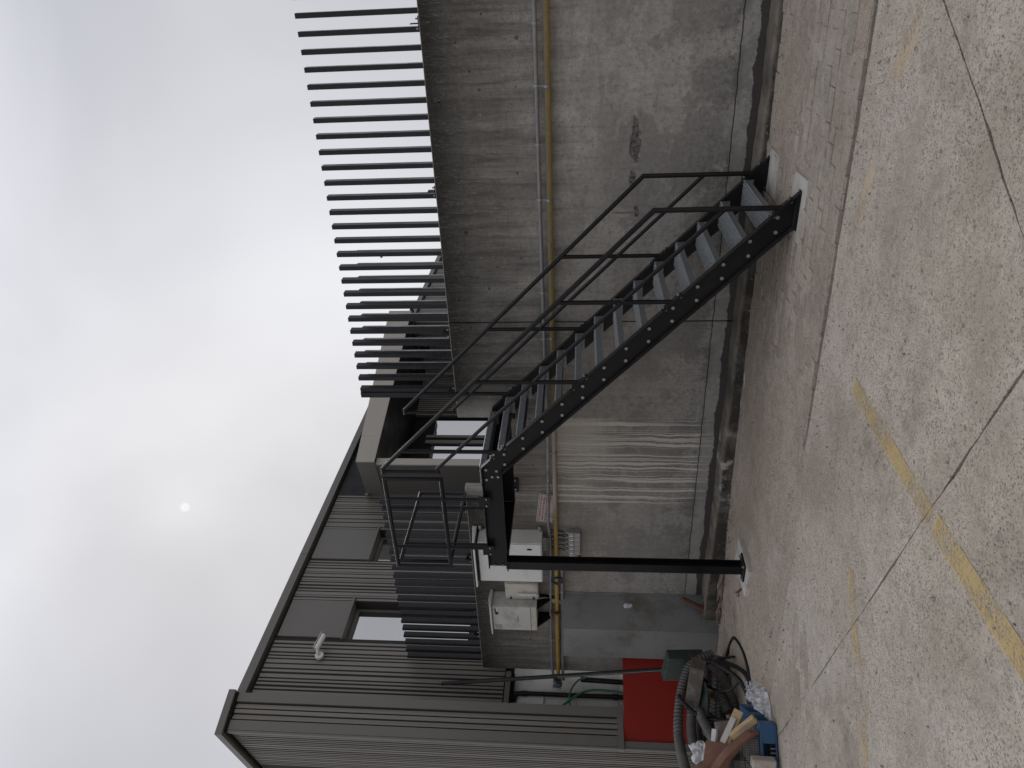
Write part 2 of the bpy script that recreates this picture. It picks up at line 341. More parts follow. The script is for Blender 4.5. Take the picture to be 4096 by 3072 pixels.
M_slat = simple('black_satin_aluminium', (.012, .0122, .014), .32, 0, .3, 4, ((.022, .021, .02), .6, 3), .03, 100, spec=.32)
M_galv = simple('galvanised_steel', (.225, .242, .258), .42, .5, .25, 45, ((.25, .24, .22), .35, 8), .25, 110)
M_stud = simple('bright_galvanised_studs', (.45, .47, .48), .35, .6, .2, 45)
M_bolt = simple('zinc_bolt', (.27, .265, .25), .42, .5, .25, 30)
M_clad = simple('taupe_metal_cladding', (.185, .172, .152), .48, .0, .06, 1.2, None, .02, 60)
M_cladd = simple('taupe_metal_sheet', (.10, .096, .088), .5, .0, .06, 1.2, None, .02, 60)
M_trim = simple('taupe_metal_trim', (.138, .131, .12), .45, .0, .06, 1.5, None, .02, 60)
M_gapshade = simple('gap_shade_black', (.012, .012, .013), .7, 0, .1, 2, None, .02, 60)  # black sheet colour paints the shade in the gaps between ribs
M_beige = simple('warm_grey_fascia', (.34, .32, .283), .5, 0, .05, 1.2, None, .02, 80)
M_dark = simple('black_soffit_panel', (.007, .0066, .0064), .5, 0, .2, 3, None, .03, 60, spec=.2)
M_white = simple('white_cabinet_paint', (.62, .62, .60), .42, 0, .05, 3, ((.40, .37, .32), .35, 5), .04, 60)
M_old = simple('weathered_beige_cabinet', (.46, .44, .38), .6, 0, .18, 3, ((.16, .13, .09), .75, 6), .15, 50)
M_oldg = simple('weathered_grey_cabinet', (.44, .44, .42), .55, 0, .12, 3, ((.2, .17, .13), .6, 5), .12, 50)
M_grey = simple('grey_plastic', (.27, .27, .265), .5, 0, .12, 6, ((.2, .18, .15), .4, 12), .08, 60)
M_duct = simple('dull_zinc_sheet', (.185, .192, .19), .48, .25, .14, 2.2, ((.105, .082, .062), .9, 2.2), .10, 40)
M_red = simple('red_painted_board', (.215, .0165, .0115), .55, 0, .06, 2, ((.2, .012, .009), .3, 9), .05, 60, spec=.15)
M_green = simple('dark_green_plastic', (.028, .046, .038), .42, 0, .12, 8, ((.1, .1, .08), .4, 20), .06, 60)
M_ghose = simple('green_hose', (.05, .16, .085), .45, 0, .12, 8)
M_rub = simple('black_rubber', (.012, .012, .0125), .5, 0, .2, 9, ((.05, .045, .04), .6, 7), .1, 70, spec=.25)
M_hose = simple('dusty_grey_hose', (.085, .077, .071), .62, 0, .2, 6, ((.16, .14, .12), .6, 5), .15, 60)
M_blue = simple('blue_plastic', (.02, .08, .17), .45, 0, .15, 6, ((.12, .12, .12), .4, 9), .1, 60)
M_wood = simple('dusty_timber', (.085, .07, .058), .75, 0, .25, 8, ((.25, .22, .19), .6, 7), .4, 60, (1, 1, 6))
M_woodl = simple('fresh_timber', (.50, .36, .20), .7, 0, .18, 8, None, .3, 60, (1, 5, 1))
M_felt = simple('brown_felt', (.17, .085, .058), .95, 0, .2, 10, ((.25, .16, .12), .5, 7), .6, 120)
M_foam = simple('white_foam', (.5, .5, .5), .7, 0, .1, 10, ((.4, .37, .33), .5, 8), .2, 60)
M_brick = simple('dark_stacked_brick', (.10, .095, .082), .85, 0, .25, 12, ((.2, .18, .15), .5, 8), .5, 70)
M_pale = simple('pale_weathered_block', (.40, .35, .31), .8, 0, .2, 9, ((.14, .11, .09), .7, 8), .5, 50)
M_rust = simple('rusty_steel', (.14, .07, .045), .8, .1, .3, 20, ((.22, .17, .13), .6, 9), .4, 80)
M_block = simple('painted_blockwork', (.52, .51, .48), .8, 0, .1, 3, ((.22, .2, .17), .6, 3), .3, 50)
M_board = simple('white_board', (.60, .60, .58), .6, 0, .06, 3, ((.35, .32, .28), .4, 5), .05, 50)
M_redc = simple('red_brown_conduit', (.16, .045, .03), .6, 0, .15, 9)
M_litter = simple('dry_leaf_litter', (.22, .175, .135), .9, 0, .4, 25, ((.3, .27, .22), .5, 12), .3, 60)
M_peb = simple('loose_pebbles', (.30, .26, .22), .85, 0, .45, 18, ((.5, .48, .44), .6, 30), .2, 60)
def pipe_yellow():
    t = NT('dirty_yellow_pipe'); x, y, z = t.xyz(); n = t.noise(9, 6, .65, (.6, 1, 1)); f = t.noise(45, 4, .7); g = t.n('ShaderNodeNewGeometry'); s = t.n('ShaderNodeSeparateXYZ'); t.l(g.outputs['Normal'], s.inputs[0])
    c = t.mix(t.ms(n, .3, .7), (.31, .195, .025), (.42, .275, .05))
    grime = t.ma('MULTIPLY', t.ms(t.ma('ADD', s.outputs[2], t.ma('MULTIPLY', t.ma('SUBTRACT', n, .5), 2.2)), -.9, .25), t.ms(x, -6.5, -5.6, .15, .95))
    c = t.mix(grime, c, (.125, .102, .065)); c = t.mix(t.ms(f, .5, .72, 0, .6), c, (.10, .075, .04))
    lime = t.ma('MULTIPLY', t.band(x, -5.62, -4.25, .12), t.ms(t.ma('ADD', s.outputs[2], n), -.55, .2)); c = t.mix(t.ma('MULTIPLY', lime, .9), c, (.33, .305, .27))
    return t.fin(c, .62, 0, f, .15, .003)
M_yel = pipe_yellow()
def conduit_mat():
    t = NT('grey_pvc_conduit'); x, y, z = t.xyz(); n = t.noise(8, 5, .6); f = t.noise(50, 3, .7)
    c = t.mix(t.ms(n, .3, .7), (.15, .145, .145), (.22, .215, .21)); lime = t.ma('MULTIPLY', t.band(x, -5.55, -4.2, .12), t.ms(n, .35, .55)); c = t.mix(t.ma('MULTIPLY', lime, .8), c, (.34, .32, .29))
    c = t.mix(t.ms(f, .5, .75, 0, .3), c, (.08, .075, .07)); return t.fin(c, .5, 0, f, .1, .003)
M_cond = conduit_mat()
def paint_mat(name='worn_yellow_paint', lo=.55, hi=.68, op=.68, ca=(.47, .34, .14), cb=(.58, .43, .19)):
    t = NT(name); n = t.noise(55, 6, .8); b = t.noise(3.2, 4, .6)
    keep = t.ms(t.ma('ADD', t.ma('MULTIPLY', n, .75), t.ma('MULTIPLY', b, .55)), lo, hi)
    t.fin(t.mix(t.ms(b, .3, .7), ca, cb), .85, 0, n, .4, .004)
    tr = t.n('ShaderNodeBsdfTransparent'); mx = t.n('ShaderNodeMixShader'); t.l(t.ma('MULTIPLY', keep, op), mx.inputs[0]); t.l(tr.outputs[0], mx.inputs[1]); t.l(t.b.outputs[0], mx.inputs[2]); t.l(mx.outputs[0], t.out.inputs[0]); return t.m
M_paint = paint_mat(); M_paint2 = paint_mat('faded_yellow_paint', .63, .76, .6); M_sand = paint_mat('spilled_sand', .54, .68, .8, (.44, .36, .26), (.52, .43, .31)); M_cement = paint_mat('spilled_plaster', .56, .70, .8, (.6, .58, .55), (.66, .64, .61))
def glass_mat(name, dark, refl):
    t = NT(name); t.fin(dark, .04, 0, t.noise(1.2, 2), .02, .01, .8)
    g = t.n('ShaderNodeBsdfGlossy'); g.inputs['Roughness'].default_value = .03; g.inputs['Color'].default_value = (.95, .95, .94, 1)
    mx = t.n('ShaderNodeMixShader'); mx.inputs[0].default_value = refl; t.l(t.b.outputs[0], mx.inputs[1]); t.l(g.outputs[0], mx.inputs[2]); t.l(mx.outputs[0], t.out.inputs[0]); return t.m
M_glass = glass_mat('solar_glass', (.03, .031, .033), .66)
def film_mat():
    t = NT('clear_plastic_film'); t.fin((.72, .74, .78), .22, 0, t.noise(40, 4), .4, .01, .8)
    tr = t.n('ShaderNodeBsdfTransparent'); mx = t.n('ShaderNodeMixShader'); t.l(t.ms(t.noise(14, 5, .7), .35, .7, .25, .85), mx.inputs[0]); t.l(tr.outputs[0], mx.inputs[1]); t.l(t.b.outputs[0], mx.inputs[2]); t.l(mx.outputs[0], t.out.inputs[0]); return t.m
M_film = film_mat()
M_signw = simple('sign_white', (.55, .50, .47), .5, 0, .06, 6, ((.35, .3, .26), .4, 10))
M_signr = simple('sign_red_print', (.20, .03, .03), .5, 0, .1, 10)
M_signk = simple('sign_black_print', (.015, .012, .012), .5, 0, .1, 10)
M_wire = simple('blue_wire', (.02, .035, .07), .5, 0, .2, 10)
M_sock = simple('white_socket_plastic', (.62, .6, .57), .45, 0, .08, 10, ((.35, .3, .26), .5, 12))
M_sred = simple('red_socket_plastic', (.28, .02, .02), .45, 0, .1, 10)
# ================================================================== ground
def nz1(x, y, s=1, o=0): return mnoise.noise(Vector((x*s+o, y*s-o, o*.37)))
g = MB(); ext = [(-70, -60), (70, -60), (70, 6.74), (-70, 6.74)]
g.add([(x, y, G(x)-.05) for x, y in ext], [(0, 1, 2, 3)])
ground = g.build('ground', M_dirt, kind='structure')
def slab(poly):
    pts = []; n = len(poly); cx = sum(p[0] for p in poly)/n; cy = sum(p[1] for p in poly)/n
    for i in range(n):
        a, b = Vector(poly[i]), Vector(poly[(i+1) % n]); d = b-a; ln = d.length; k = max(1, int(min(ln, 14)/.07) if ln < 15 else int(ln/.12)); nr = Vector((-d.y, d.x)).normalized()
        for j in range(k):
            p = a+d*(j/k); off = .005+.010*nz1(p.x, p.y, 2.2, i)+.006*nz1(p.x, p.y, 12, i)+.004*nz1(p.x, p.y, 40, i)
            if j == 0: off = .012
            p = p+nr*off; pts.append((p.x, p.y))
    MB().prism(pts, lambda x, y: (x, y, G(x)-.06), lambda x, y: (x, y, G(x)-.008)).build('slab', M_slab, ground)
slab([(-30, -30), (30, -30), (30, -8.72), (-1.171, 2.366), (-7.23, 4.5), (-30, 4.5)])
slab([(-1.171, 2.366), (.275, 4.5), (-7.23, 4.5)])
slab([(-1.171, 2.366), (30, -8.72), (30, 4.5), (.275, 4.5)])
# dusty strip along the wall with pavers showing through
d = MB(); nx, ny = 500, 80; X0, X1, Y0, Y1 = -9.6, 5.4, 4.522, 6.5
def dirt_h(x, y):
    h = .012*nz1(x, y, 1.1, 3)+.007*nz1(x, y, 3.3, 8)+.003*nz1(x, y, 12, 5)
    pav = max(0, min(1, (x+3.6)/.9))
    h += .012*(1-pav)-.001*pav
    for fx0, fx1, fy0, fy1 in ((-1.97, -1.455, 5.265, 5.695), (-1.885, -1.48, 6.08, 6.49)):
        if fx0 < x < fx1 and fy0 < y < fy1: h = -.03
    if y > 6.3 and not -1.9 < x < -1.45: h += (-.012+.016*nz1(x, y, 1.6, 1))*(y-6.3)/.2
    return h
for j in range(ny+1):
    for i in range(nx+1):
        x = X0+(X1-X0)*i/nx; y = Y0+(Y1-Y0)*j/ny
        yy = y+(.010*nz1(x, 0, 1.7, 6)+.008*nz1(x, 0, 9, 6) if j <= 1 else 0)
        zz_ = dirt_h(x, y)+.004 if j else -.06
        if x < -3.2 and j <= 2:
            k_ = min(1, (-3.2-x)/.35); tgt = ((4.30, -.016), (4.42, -.004), (4.50, .0))[j]; wv = .05*nz1(x, 0, 1.3, 3)+.03*nz1(x, 0, 5, 3)
            yy = yy*(1-k_)+(tgt[0]+wv)*k_; zz_ = zz_*(1-k_)+(tgt[1]+.003*nz1(x, yy, 6, 2))*k_
        d.v.append((x, yy, G(x)+zz_))
for j in range(ny):
    for i in range(nx):
        k = j*(nx+1)+i; d.f.append((k, k+1, k+nx+2, k+nx+1))
d.build('dirt_strip', M_dirt, ground, smooth=60)
pv = MB().cbox((0, 0, -.03), (.207, .102, .06)); psrc = None; cnt = 0
for r in range(18):
    y = 4.585+r*.1075
    for i in range(17):
        x = -3.25+i*.2125+(.106 if r % 2 else 0)
        if (-1.97 < x-.0 < -1.44 and (5.27 < y < 5.7 or 6.08 < y < 6.5)): continue
        o = None
        if psrc is None:
            psrc = pv.build('paver', M_pav, ground, bevel=.004); o = psrc
        else: o = inst(psrc, ground)
        o.location = (x+random.uniform(-.003, .003), y+random.uniform(-.003, .003), G(x)+random.uniform(-.005, .011)); o.rotation_euler = (random.uniform(-.015, .015), random.uniform(-.012, .012)-.022, random.uniform(-.015, .015))
# diagonal patch of pavers by the pallet
for i in range(-2, 3):
    for j in range(-2, 3):
        a = R(33); u, v = i*.2125+(.1 if j % 2 else 0), j*.1075
        x, y = -4.92+u*math.cos(a)-v*math.sin(a), 3.82+u*math.sin(a)+v*math.cos(a)
        o = inst(psrc, ground); o.location = (x, y, G(x)-.0075+random.uniform(-.002, .0025)); o.rotation_euler = (random.uniform(-.01, .01), -.022+random.uniform(-.01, .01), a)
# worn parking lines
def strip(pts, w, name='painted_line', mat=None):
    b = MB()
    for i in range(len(pts)-1):
        a, c = Vector(pts[i]), Vector(pts[i+1]); dd = (c-a).normalized(); nn = Vector((-dd.y, dd.x))*w/2
        q = [a+nn, c+nn, c-nn, a-nn]; b.add([(p.x, p.y, G(p.x)-.0045) for p in q], [(0, 1, 2, 3)])
    return b.build(name, mat or M_paint, ground)
strip([(-2.29, 3.86), (-2.335, 2.745)], .115); strip([(-2.335, 2.70), (-2.31, 1.2)], .13); strip([(-2.31, 1.2), (-2.3, -3)], .115)
strip([(-3.30, 3.40), (-3.60, 3.18), (-3.76, 2.97), (-4.05, 2.76), (-4.6, 2.4)], .10, mat=M_paint2)
# sand and plaster spills: thin mounds
def mound(cx, cy, rx, ry, ang, h, mat, name):
    b = MB(); n, rings = 40, 6; b.v.append((cx, cy, G(cx)+h)); ca, sa = math.cos(ang), math.sin(ang)
    for q in range(1, rings+1):
        t = q/rings
        for k in range(n):
            th = 2*math.pi*k/n; rr = t*(1+.35*nz1(math.cos(th)*2, math.sin(th)*2, 1.3, cx)+.2*nz1(math.cos(th)*6, math.sin(th)*6, 1, cy))
            u, v = rx*rr*math.cos(th), ry*rr*math.sin(th); x, y = cx+u*ca-v*sa, cy+u*sa+v*ca
            b.v.append((x, y, G(x)-.012+(h+.008)*(1-t)**.7+.002*nz1(x, y, 40, 2)*(1-t)))
    for k in range(n): b.f.append((0, 1+k, 1+(k+1) % n))
    for q in range(rings-1):
        for k in range(n): a = 1+q*n+k; c = 1+q*n+(k+1) % n; b.f.append((a, a+n, c+n, c))
    b.build(name, mat, ground, smooth=80, kind='stuff')
mound(-.47, 4.01, .24, .09, R(150), .005, M_sand, 'sand_spill'); mound(-.79, 3.98, .13, .06, R(140), .002, M_cement, 'plaster_spill'); mound(-1.25, 4.22, .25, .07, R(165), .003, M_sand, 'sand_spill')
# kerb ledge at the wall foot
kb = MB(); n = 420
for i in range(n+1):
    x = -8.6+i*14/n; br = .5+.5*nz1(x, 0, .9, 4); w = .028*nz1(x, 0, 2.1, 2)+.014*nz1(x, 1, 9, 2)+.006*nz1(x, 1, 30, 2)
    zt = .060+.012*nz1(x, 2, 2.5, 7)+.006*nz1(x, 2, 14, 7)-(.02*max(0, nz1(x, 3, 1.2, 9)) if x < -2 else 0)
    for p in ((6.488+w, G(x)-.12), (6.495+w, zt-.012), (6.507+w, zt), (6.60, zt+.002*nz1(x, 5, 9, 1)), (6.77, zt+.004)): kb.v.append((x, p[0], p[1]))
for i in range(n):
    for j in range(4): k = i*5+j; kb.f.append((k, k+5, k+6, k+1))
kerb = kb.build('kerb', M_kerb, kind='structure', smooth=50)
# terrace behind the wall
ter = MB().box((-8.6, 6.86, 2.2), (14, 40, 2.44)); ter.build('terrace', M_foot, kind='structure')
# ================================================================== retaining wall
wall = thing('retaining_wall', 'long stained concrete retaining wall with lime runs and an opening at the stair landing', 'wall', (-3, WY, 0))
TOP = 2.932; WT = 6.85
def wpanel(poly): MB().py(poly, WY, WT).build('panel', M_wall, wall, bevel=.006)
wpanel([(-3.246, -.25), (6, -.25), (6, TOP), (-3.246, TOP)])
wpanel([(-7.115, -.25), (-3.258, -.25), (-3.258, TOP), (-4.415, TOP), (-4.415, 2.42), (-5.405, 2.42), (-5.405, TOP), (-7.115, TOP)])
wpanel([(-8.585, -.25), (-7.121, -.25), (-7.121, TOP), (-8.585, TOP)])
MB().box((-7.2, WY+.03, -.2), (-3, WT-.005, 2.4)).build('joint_filler', M_dark, wall)
# ================================================================== slat fences
slat_m = MB().box((0, 0, 0), (.044, .075, 1.45)); slat_src = None
def slat(parent, x, y, z0, ang=0, name='slat'):
    global slat_src
    if slat_src is None:
        slat_src = slat_m.build('slat', M_slat, parent, bevel=.003); o = slat_src
    else: o = inst(slat_src, parent)
    o.location = (x, y, z0); o.rotation_euler = (0, 0, ang); return o
FY = 6.865; FT = 4.026
def bracket(parent, x):
    b = MB().box((x-.035, 6.775, TOP+.001), (x+.085, 6.85, TOP+.012)).box((x+.02, 6.79, TOP+.012), (x+.028, 6.862, TOP+.085))
    b.build('bracket', M_black, parent)
    for dx in (-.015, .062): bolt(parent, (x+dx, 6.805, TOP+.012), (x+dx, 6.805, TOP+.035), .009, 6)
fr = thing('slat_fence', 'black vertical slat fence along the right part of the wall top, up against the sky', 'fence', (-2, FY, TOP))
for k in range(-5, 27): slat(fr, (-.399-.1429*k)*1.009, FY, FT-1.45)
MB().box((-4.18, FY+.02, 2.62), (.4, FY+.055, 2.70)).build('rail', M_slat, fr)
MB().box((-4.225, FY-.005, FT-1.45), (-4.16, FY+.12, FT+.002)).build('end_post', M_slat, fr, bevel=.003)
for x in (-.5, -1.93, -3.42, -4.13): bracket(fr, x)
fl = thing('slat_fence', 'black vertical slat fence on the wall left of the landing, before the taupe building', 'fence', (-7, FY, TOP))
MB().box((-5.77, FY, FT-1.45), (-5.71, FY+.12, FT+.01)).build('end_post', M_slat, fl, bevel=.003)
for k in range(20): slat(fl, (-5.825-.1413*k)*1.009, FY, FT-1.45)
MB().box((-8.6, FY+.02, 2.62), (-5.72, FY+.055, 2.70)).build('rail', M_slat, fl)
for x in (-5.8, -6.62, -8.0): bracket(fl, x)
fb = thing('slat_fence', 'shorter black slat fence running back at an angle behind the wall fence', 'fence', (-3.5, 7.2, 2.44))
a14 = R(14.46); FBX, FBY = -4.276, 7.091
for k in range(0, 12):
    s = k*.1417; slat(fb, FBX+s*math.cos(a14), FBY+s*math.sin(a14), FT-1.45, a14)
MB().cbox((-3.4, 7.25, 2.66), (1.6, .035, .08), Matrix.Rotation(a14, 3, 'Z')).build('rail', M_slat, fb)
MB().cbox((-2.74, 7.40, 3.72), (.07, .02, .02), Matrix.Rotation(a14, 3, 'Z')).build('clip', M_slat, fb)
# ================================================================== steel staircase
st = thing('steel_staircase', 'black steel staircase with galvanised treads, tube railings and a landing on one post', 'staircase', (-1.7, 5.9, 0))
Tf, K, Kb, Bf = (-1.589, -.002), (-4.105, 2.502), (-4.182, 2.312), (-1.847, -.006)
def off(p, q, dist):
    dx, dz = q[0]-p[0], q[1]-p[1]; l = math.hypot(dx, dz); nx, nz = -dz/l*dist, dx/l*dist
    return (p[0]+nx, p[1]+nz), (q[0]+nx, q[1]+nz)
def stringer(yw, yo):
    s = 1 if yo > yw else -1
    w = MB().py([Bf, Tf, K, Kb], yw, yw+.008*s).build('stringer', M_black, st, bevel=.001)
    t1, t2 = off(Tf, K, .011)
    MB().py([Tf, K, (t2[0]+.004, t2[1]), t1], yw+.008*s, yo).build('flange', M_black, w, bevel=.002)
    b1, b2 = off(Bf, Kb, -.011)
    MB().py([Bf, Kb, (b2[0]-.004, b2[1]), b1], yw+.008*s, yo).build('flange', M_black, w, bevel=.002)
    MB().py([(Bf[0]+.012, Bf[1]+.001), (Tf[0]-.012, Tf[1]+.001), (Tf[0]-.024, .012), (Bf[0]+.0, .012)], yw+.008*s, yo).build('foot_flange', M_black, w)
    MB().box((-1.87, yw-.0, -.010), (-1.575, yo+.006*s, -.003)).build('base_plate', M_black, w)
    l = MB().py([Kb, K, (-5.37, 2.502), (-5.37, 2.312)], yw, yw+.008*s).build('landing_beam', M_black, st, bevel=.001)
    MB().py([(-4.113, 2.491), K, (-5.37, 2.502), (-5.37, 2.491)], yw+.008*s, yo).build('flange', M_black, l, bevel=.002)
    MB().py([Kb, (-4.178, 2.323), (-5.37, 2.323), (-5.37, 2.312)], yw+.008*s, yo).build('flange', M_black, l, bevel=.002)
    return w, l
near, nbeam = stringer(5.465, 5.41); far, fbeam = stringer(6.44, 6.495)
# treads
TW0, TW1 = 5.468, 6.437
tm = MB().box((-.225, TW0+.006, -.004), (0, TW1-.006, 0)).box((-.006, TW0+.006, -.052), (0, TW1-.006, -.004)).box((-.225, TW0+.006, -.052), (-.219, TW1-.006, -.004))
tm.box((-.12, TW0+.006, -.03), (-.112, TW1-.006, -.004)).box((-.018, TW0+.006, -.052), (-.006, TW1-.006, -.048)).box((-.219, TW0+.006, -.052), (-.207, TW1-.006, -.048))
nub = MB()
for i in range(38):
    y = TW0+.025+i*.0248
    nub.cbox((-.002, y, -.001), (.012, .013, .010), Matrix.Rotation(R(45), 3, 'Y'))
    for j in range(1, 8): nub.cbox((-.004-j*.028, y+(.012 if j % 2 else 0), .001), (.013, .008, .007), Matrix.Rotation(R(45), 3, 'Y'))
ends = MB().box((-.2, TW0, -.085), (.0, TW0+.005, .001)); ends2 = MB().box((-.2, TW1-.005, -.085), (.0, TW1, .001))
src = None
for nn in range(1, 15):
    x = -1.765-.1821*(nn-1); z = .1795*nn+.006
    if src is None:
        a = tm.build('tread', M_galv, st); b = nub.build('grip_studs', M_stud, a, kind='stuff'); c = ends.build('end_plate', M_galv, a); c2 = ends2.build('end_plate', M_galv, a); src = [a, b, c, c2]
        for dx in (-.015, -.13):
            src.append(bolt(a, (dx, 5.457, -.06), (dx, 5.445, -.06), .0145, 8)); src.append(bolt(a, (dx, 6.437, -.06), (dx, 6.425, -.06), .009, 6))
        for s_ in src[1:]: s_.matrix_parent_inverse = Matrix.Identity(4)
        tr = src
    else:
        a = src[0].copy(); COL.objects.link(a); tr = [a]
        for s_ in src[1:]:
            c_ = s_.copy(); COL.objects.link(c_); c_.parent = a; c_.matrix_parent_inverse = Matrix.Identity(4); tr.append(c_)
    a.parent = st; a.matrix_parent_inverse = st.matrix_basis.inverted(); a.location = (x, 0, z)
# bolts at the bend
for x, z in ((-4.229, 2.405), (-4.229, 2.35), (-4.16, 2.36)): bolt(nbeam, (x, 5.457, z), (x, 5.446, z), .0135, 8)
# landing grating and end beam
gr = MB()
for i in range(40): x = -5.34+i*.0305; gr.box((x, 5.475, 2.465), (x+.004, 6.435, 2.496))
for j in range(26): y = 5.49+j*.037; gr.box((-5.345, y, 2.486), (-4.13, y+.005, 2.492))
gr.build('grating', M_galv, st, kind='stuff')
eb = MB().box((-5.345, 5.48, 2.325), (-5.337, 6.43, 2.49)).build('end_beam', M_black, st)
MB().box((-5.372, 5.48, 2.312), (-5.31, 6.43, 2.323)).build('flange', M_black, eb); MB().box((-5.372, 5.48, 2.4915), (-5.31, 6.43, 2.5015)).build('flange', M_black, eb)
cb = MB().box((-4.30, 5.475, 2.33), (-4.292, 6.435, 2.46)).build('cross_beam', M_black, st)
for x0, x1 in ((-5.44, -5.24), (-4.42, -4.24)):
    w_ = MB().box((x0, WY-.012, 2.29), (x1, WY-.001, 2.40)).box((x0+.06, 6.497, 2.345), (x1-.06, WY-.012, 2.355)).build('wall_bracket', M_black, st, bevel=.002)
    for xb in (x0+.045, x1-.03): bolt(w_, (xb, WY-.012, 2.33), (xb, WY-.032, 2.33), .013, 6)
# support post
px, pyy = -5.32, 5.46
p = MB().box((px-.05, pyy-.05, .0), (px+.05, pyy-.042, 2.30)).box((px-.05, pyy+.042, .0), (px+.05, pyy+.05, 2.30)).box((px-.003, pyy-.042, 0), (px+.003, pyy+.042, 2.30)).build('support_post', M_black, st, bevel=.001)
MB().box((px-.1, pyy-.1, -.020), (px+.1, pyy+.1, -.004)).build('base_plate', M_black, p, bevel=.002)
MB().box((px-.065, pyy-.065, 2.3005), (px+.065, pyy+.065, 2.311)).build('cap_plate', M_black, p)
for dx in (-.075, .075):
    for dy in (-.075, .075): bolt(p, (px+dx, pyy+dy, -.004), (px+dx, pyy+dy, .014), .013, 6)
for z in (2.36, 2.44): bolt(nbeam, (-5.352, 5.457, z), (-5.352, 5.44, z), .012, 6)
# railings
def lerp(a, b, t): return a+(b-a)*t
def flight_rail(y, dx=0):
    hr = MB().tube([(-1.703+dx, y, .105), (-1.703+dx, y, 1.035), (-4.131, y, 3.438), (-4.188, y, 3.438)], .0205, 12).build('handrail', M_black, st, smooth=40)
    sl_ = (3.438-1.035)/(4.131-1.703)
    MB().tube([(-1.703+dx, y, .515), (-4.131, y, .515+sl_*(4.131-1.703)), (-4.178, y, 2.905)], .0175, 12).build('mid_rail', M_black, st, smooth=40)
    MB().tube([(-4.166, y, 3.43), (-4.166, y, 2.905)], .0175, 12).build('rail_end', M_black, st, smooth=40)
    for x in (-2.448, -3.19, -3.932):
        zt = 1.035+(-1.703-x)*sl_; zb = (-1.589-x)*.9952
        MB().tube([(x, y, zb), (x, y, zt)], .019, 12).build('rail_post', M_black, st, smooth=40)
    for x in (-1.70, -2.448, -3.19, -3.932):
        zb = (-1.589-x)*.9952; rot = Matrix.Rotation(R(45), 3, 'Y')
        pl = MB().cbox((x, y, zb+.007), (.20, .05, .010), rot).build('post_plate', M_black, st, bevel=.001)
        for s_ in (-.078, .078):
            c0 = Vector((x, y, zb+.007))+rot@Vector((s_, 0, .005)); bolt(pl, c0, c0+rot@Vector((0, 0, .013)), .0105, 6)
            c1 = Vector((x, y, zb+.007))+rot@Vector((s_, 0, -.018)); bolt(pl, c1, c1+rot@Vector((0, 0, -.012)), .0095, 6)
flight_rail(5.437); flight_rail(6.468, -.016)
y = 5.437
MB().tube([(-4.252, y, 3.44), (-5.37, y, 3.44), (-5.37, y, 2.893), (-4.252, y, 2.893)], .0205, 12, closed=True).build('landing_rail', M_black, st, smooth=40)
for x in (-4.495, -5.112):
    MB().tube([(x, y, 2.505), (x, y, 3.44)], .019, 12).build('rail_post', M_black, st, smooth=40)
    pl = MB().box((x-.06, 5.400, 2.43), (x+.06, 5.409, 2.545)).build('post_plate', M_black, st, bevel=.001)
    for xb in (x-.04, x+.04): bolt(pl, (xb, 5.400, 2.47), (xb, 5.388, 2.47), .009, 6)
x = -5.40
MB().tube([(x, 5.53, 3.44), (x, 6.635, 3.44), (x, 6.635, 2.915), (x, 5.53, 2.915)], .0205, 12, closed=True).build('landing_rail', M_black, st, smooth=40)
for yy in (5.79, 6.385): MB().tube([(x, yy, 2.46), (x, yy, 3.44)], .019, 12).build('rail_post', M_black, st, smooth=40)
# concrete footings
def footing(poly, z0, z1, label):
    o = MB().pz(poly, z0, z1).build('concrete_footing', M_foot, bevel=.008); tag(o, label, 'footing', 'pale concrete footings of the stair')
footing([(-1.95, 5.29), (-1.475, 5.285), (-1.492, 5.675), (-1.955, 5.675)], -.12, .009-.02, 'pale concrete slab in the paving under the near foot of the stair')
footing([(-1.86, 6.10), (-1.50, 6.10), (-1.505, 6.475), (-1.865, 6.475)], -.12, .008-.02, 'pale concrete slab under the stair foot next to the wall')
footing([(-5.545, 5.29), (-5.205, 5.275), (-5.225, 5.78), (-5.56, 5.79)], -.15, -.0205, 'pale concrete block under the landing support post')
# ================================================================== main building: facade X = -8.65, seen along its length
XF = -8.65; XS = -8.688
mb = thing('clad_building', 'taupe building with vertical ribbed metal cladding, tall windows and flat eave behind the wall', 'building', (XF, 9, 0))
for y0_, y1_, x1_ in ((6.0, 10.55, -8.9), (10.55, 15.3, -10.4), (15.3, 30, -8.9)): MB().box((-16, y0_, 2.3), (x1_, y1_, 6.15)).build('body', M_gapshade, mb)
MB().box((-16, 6.0, -.3), (-8.80, 7.2, 2.5)).build('base_wall', M_block, mb)
# eave
MB().box((-8.9, 5.98, 6.165), (-8.60, 30, 6.292)).build('eave_fascia', M_trim, mb, bevel=.003)
MB().box((-16, 6.0, 6.292), (-8.62, 30, 6.30)).build('roof', M_dark, mb)
for yj in (8.91, 12.2, 15.5, 18.9): MB().box((-8.605, yj, 6.163), (-8.598, yj+.004, 6.293)).build('joint', M_dark, mb)
rib_src = {}
def ribs(parent, y0, y1, z0, z1, seed, pat=None):
    rnd = random.Random(seed); y = y0+.02
    i = 0
    while y < y1-.03:
        w, dep = rnd.choice(((.030, .011), (.030, .011), (.034, .011), (.038, .011), (.058, .011), (.03, .0035))); key = (w, round(z1-z0, 3))
        if y+w > y1: break
        if key not in rib_src:
            o = MB().box((0, 0, 0), (dep, w, z1-z0)).build('cladding_rib', M_clad, parent); rib_src[key] = o
        else: o = inst(rib_src[key], parent)
        o.location = (XS+.0005, y, z0)
        y += w+(rnd.choice((.026, .029, .032, .038)) if dep > .01 else .004); i += 1
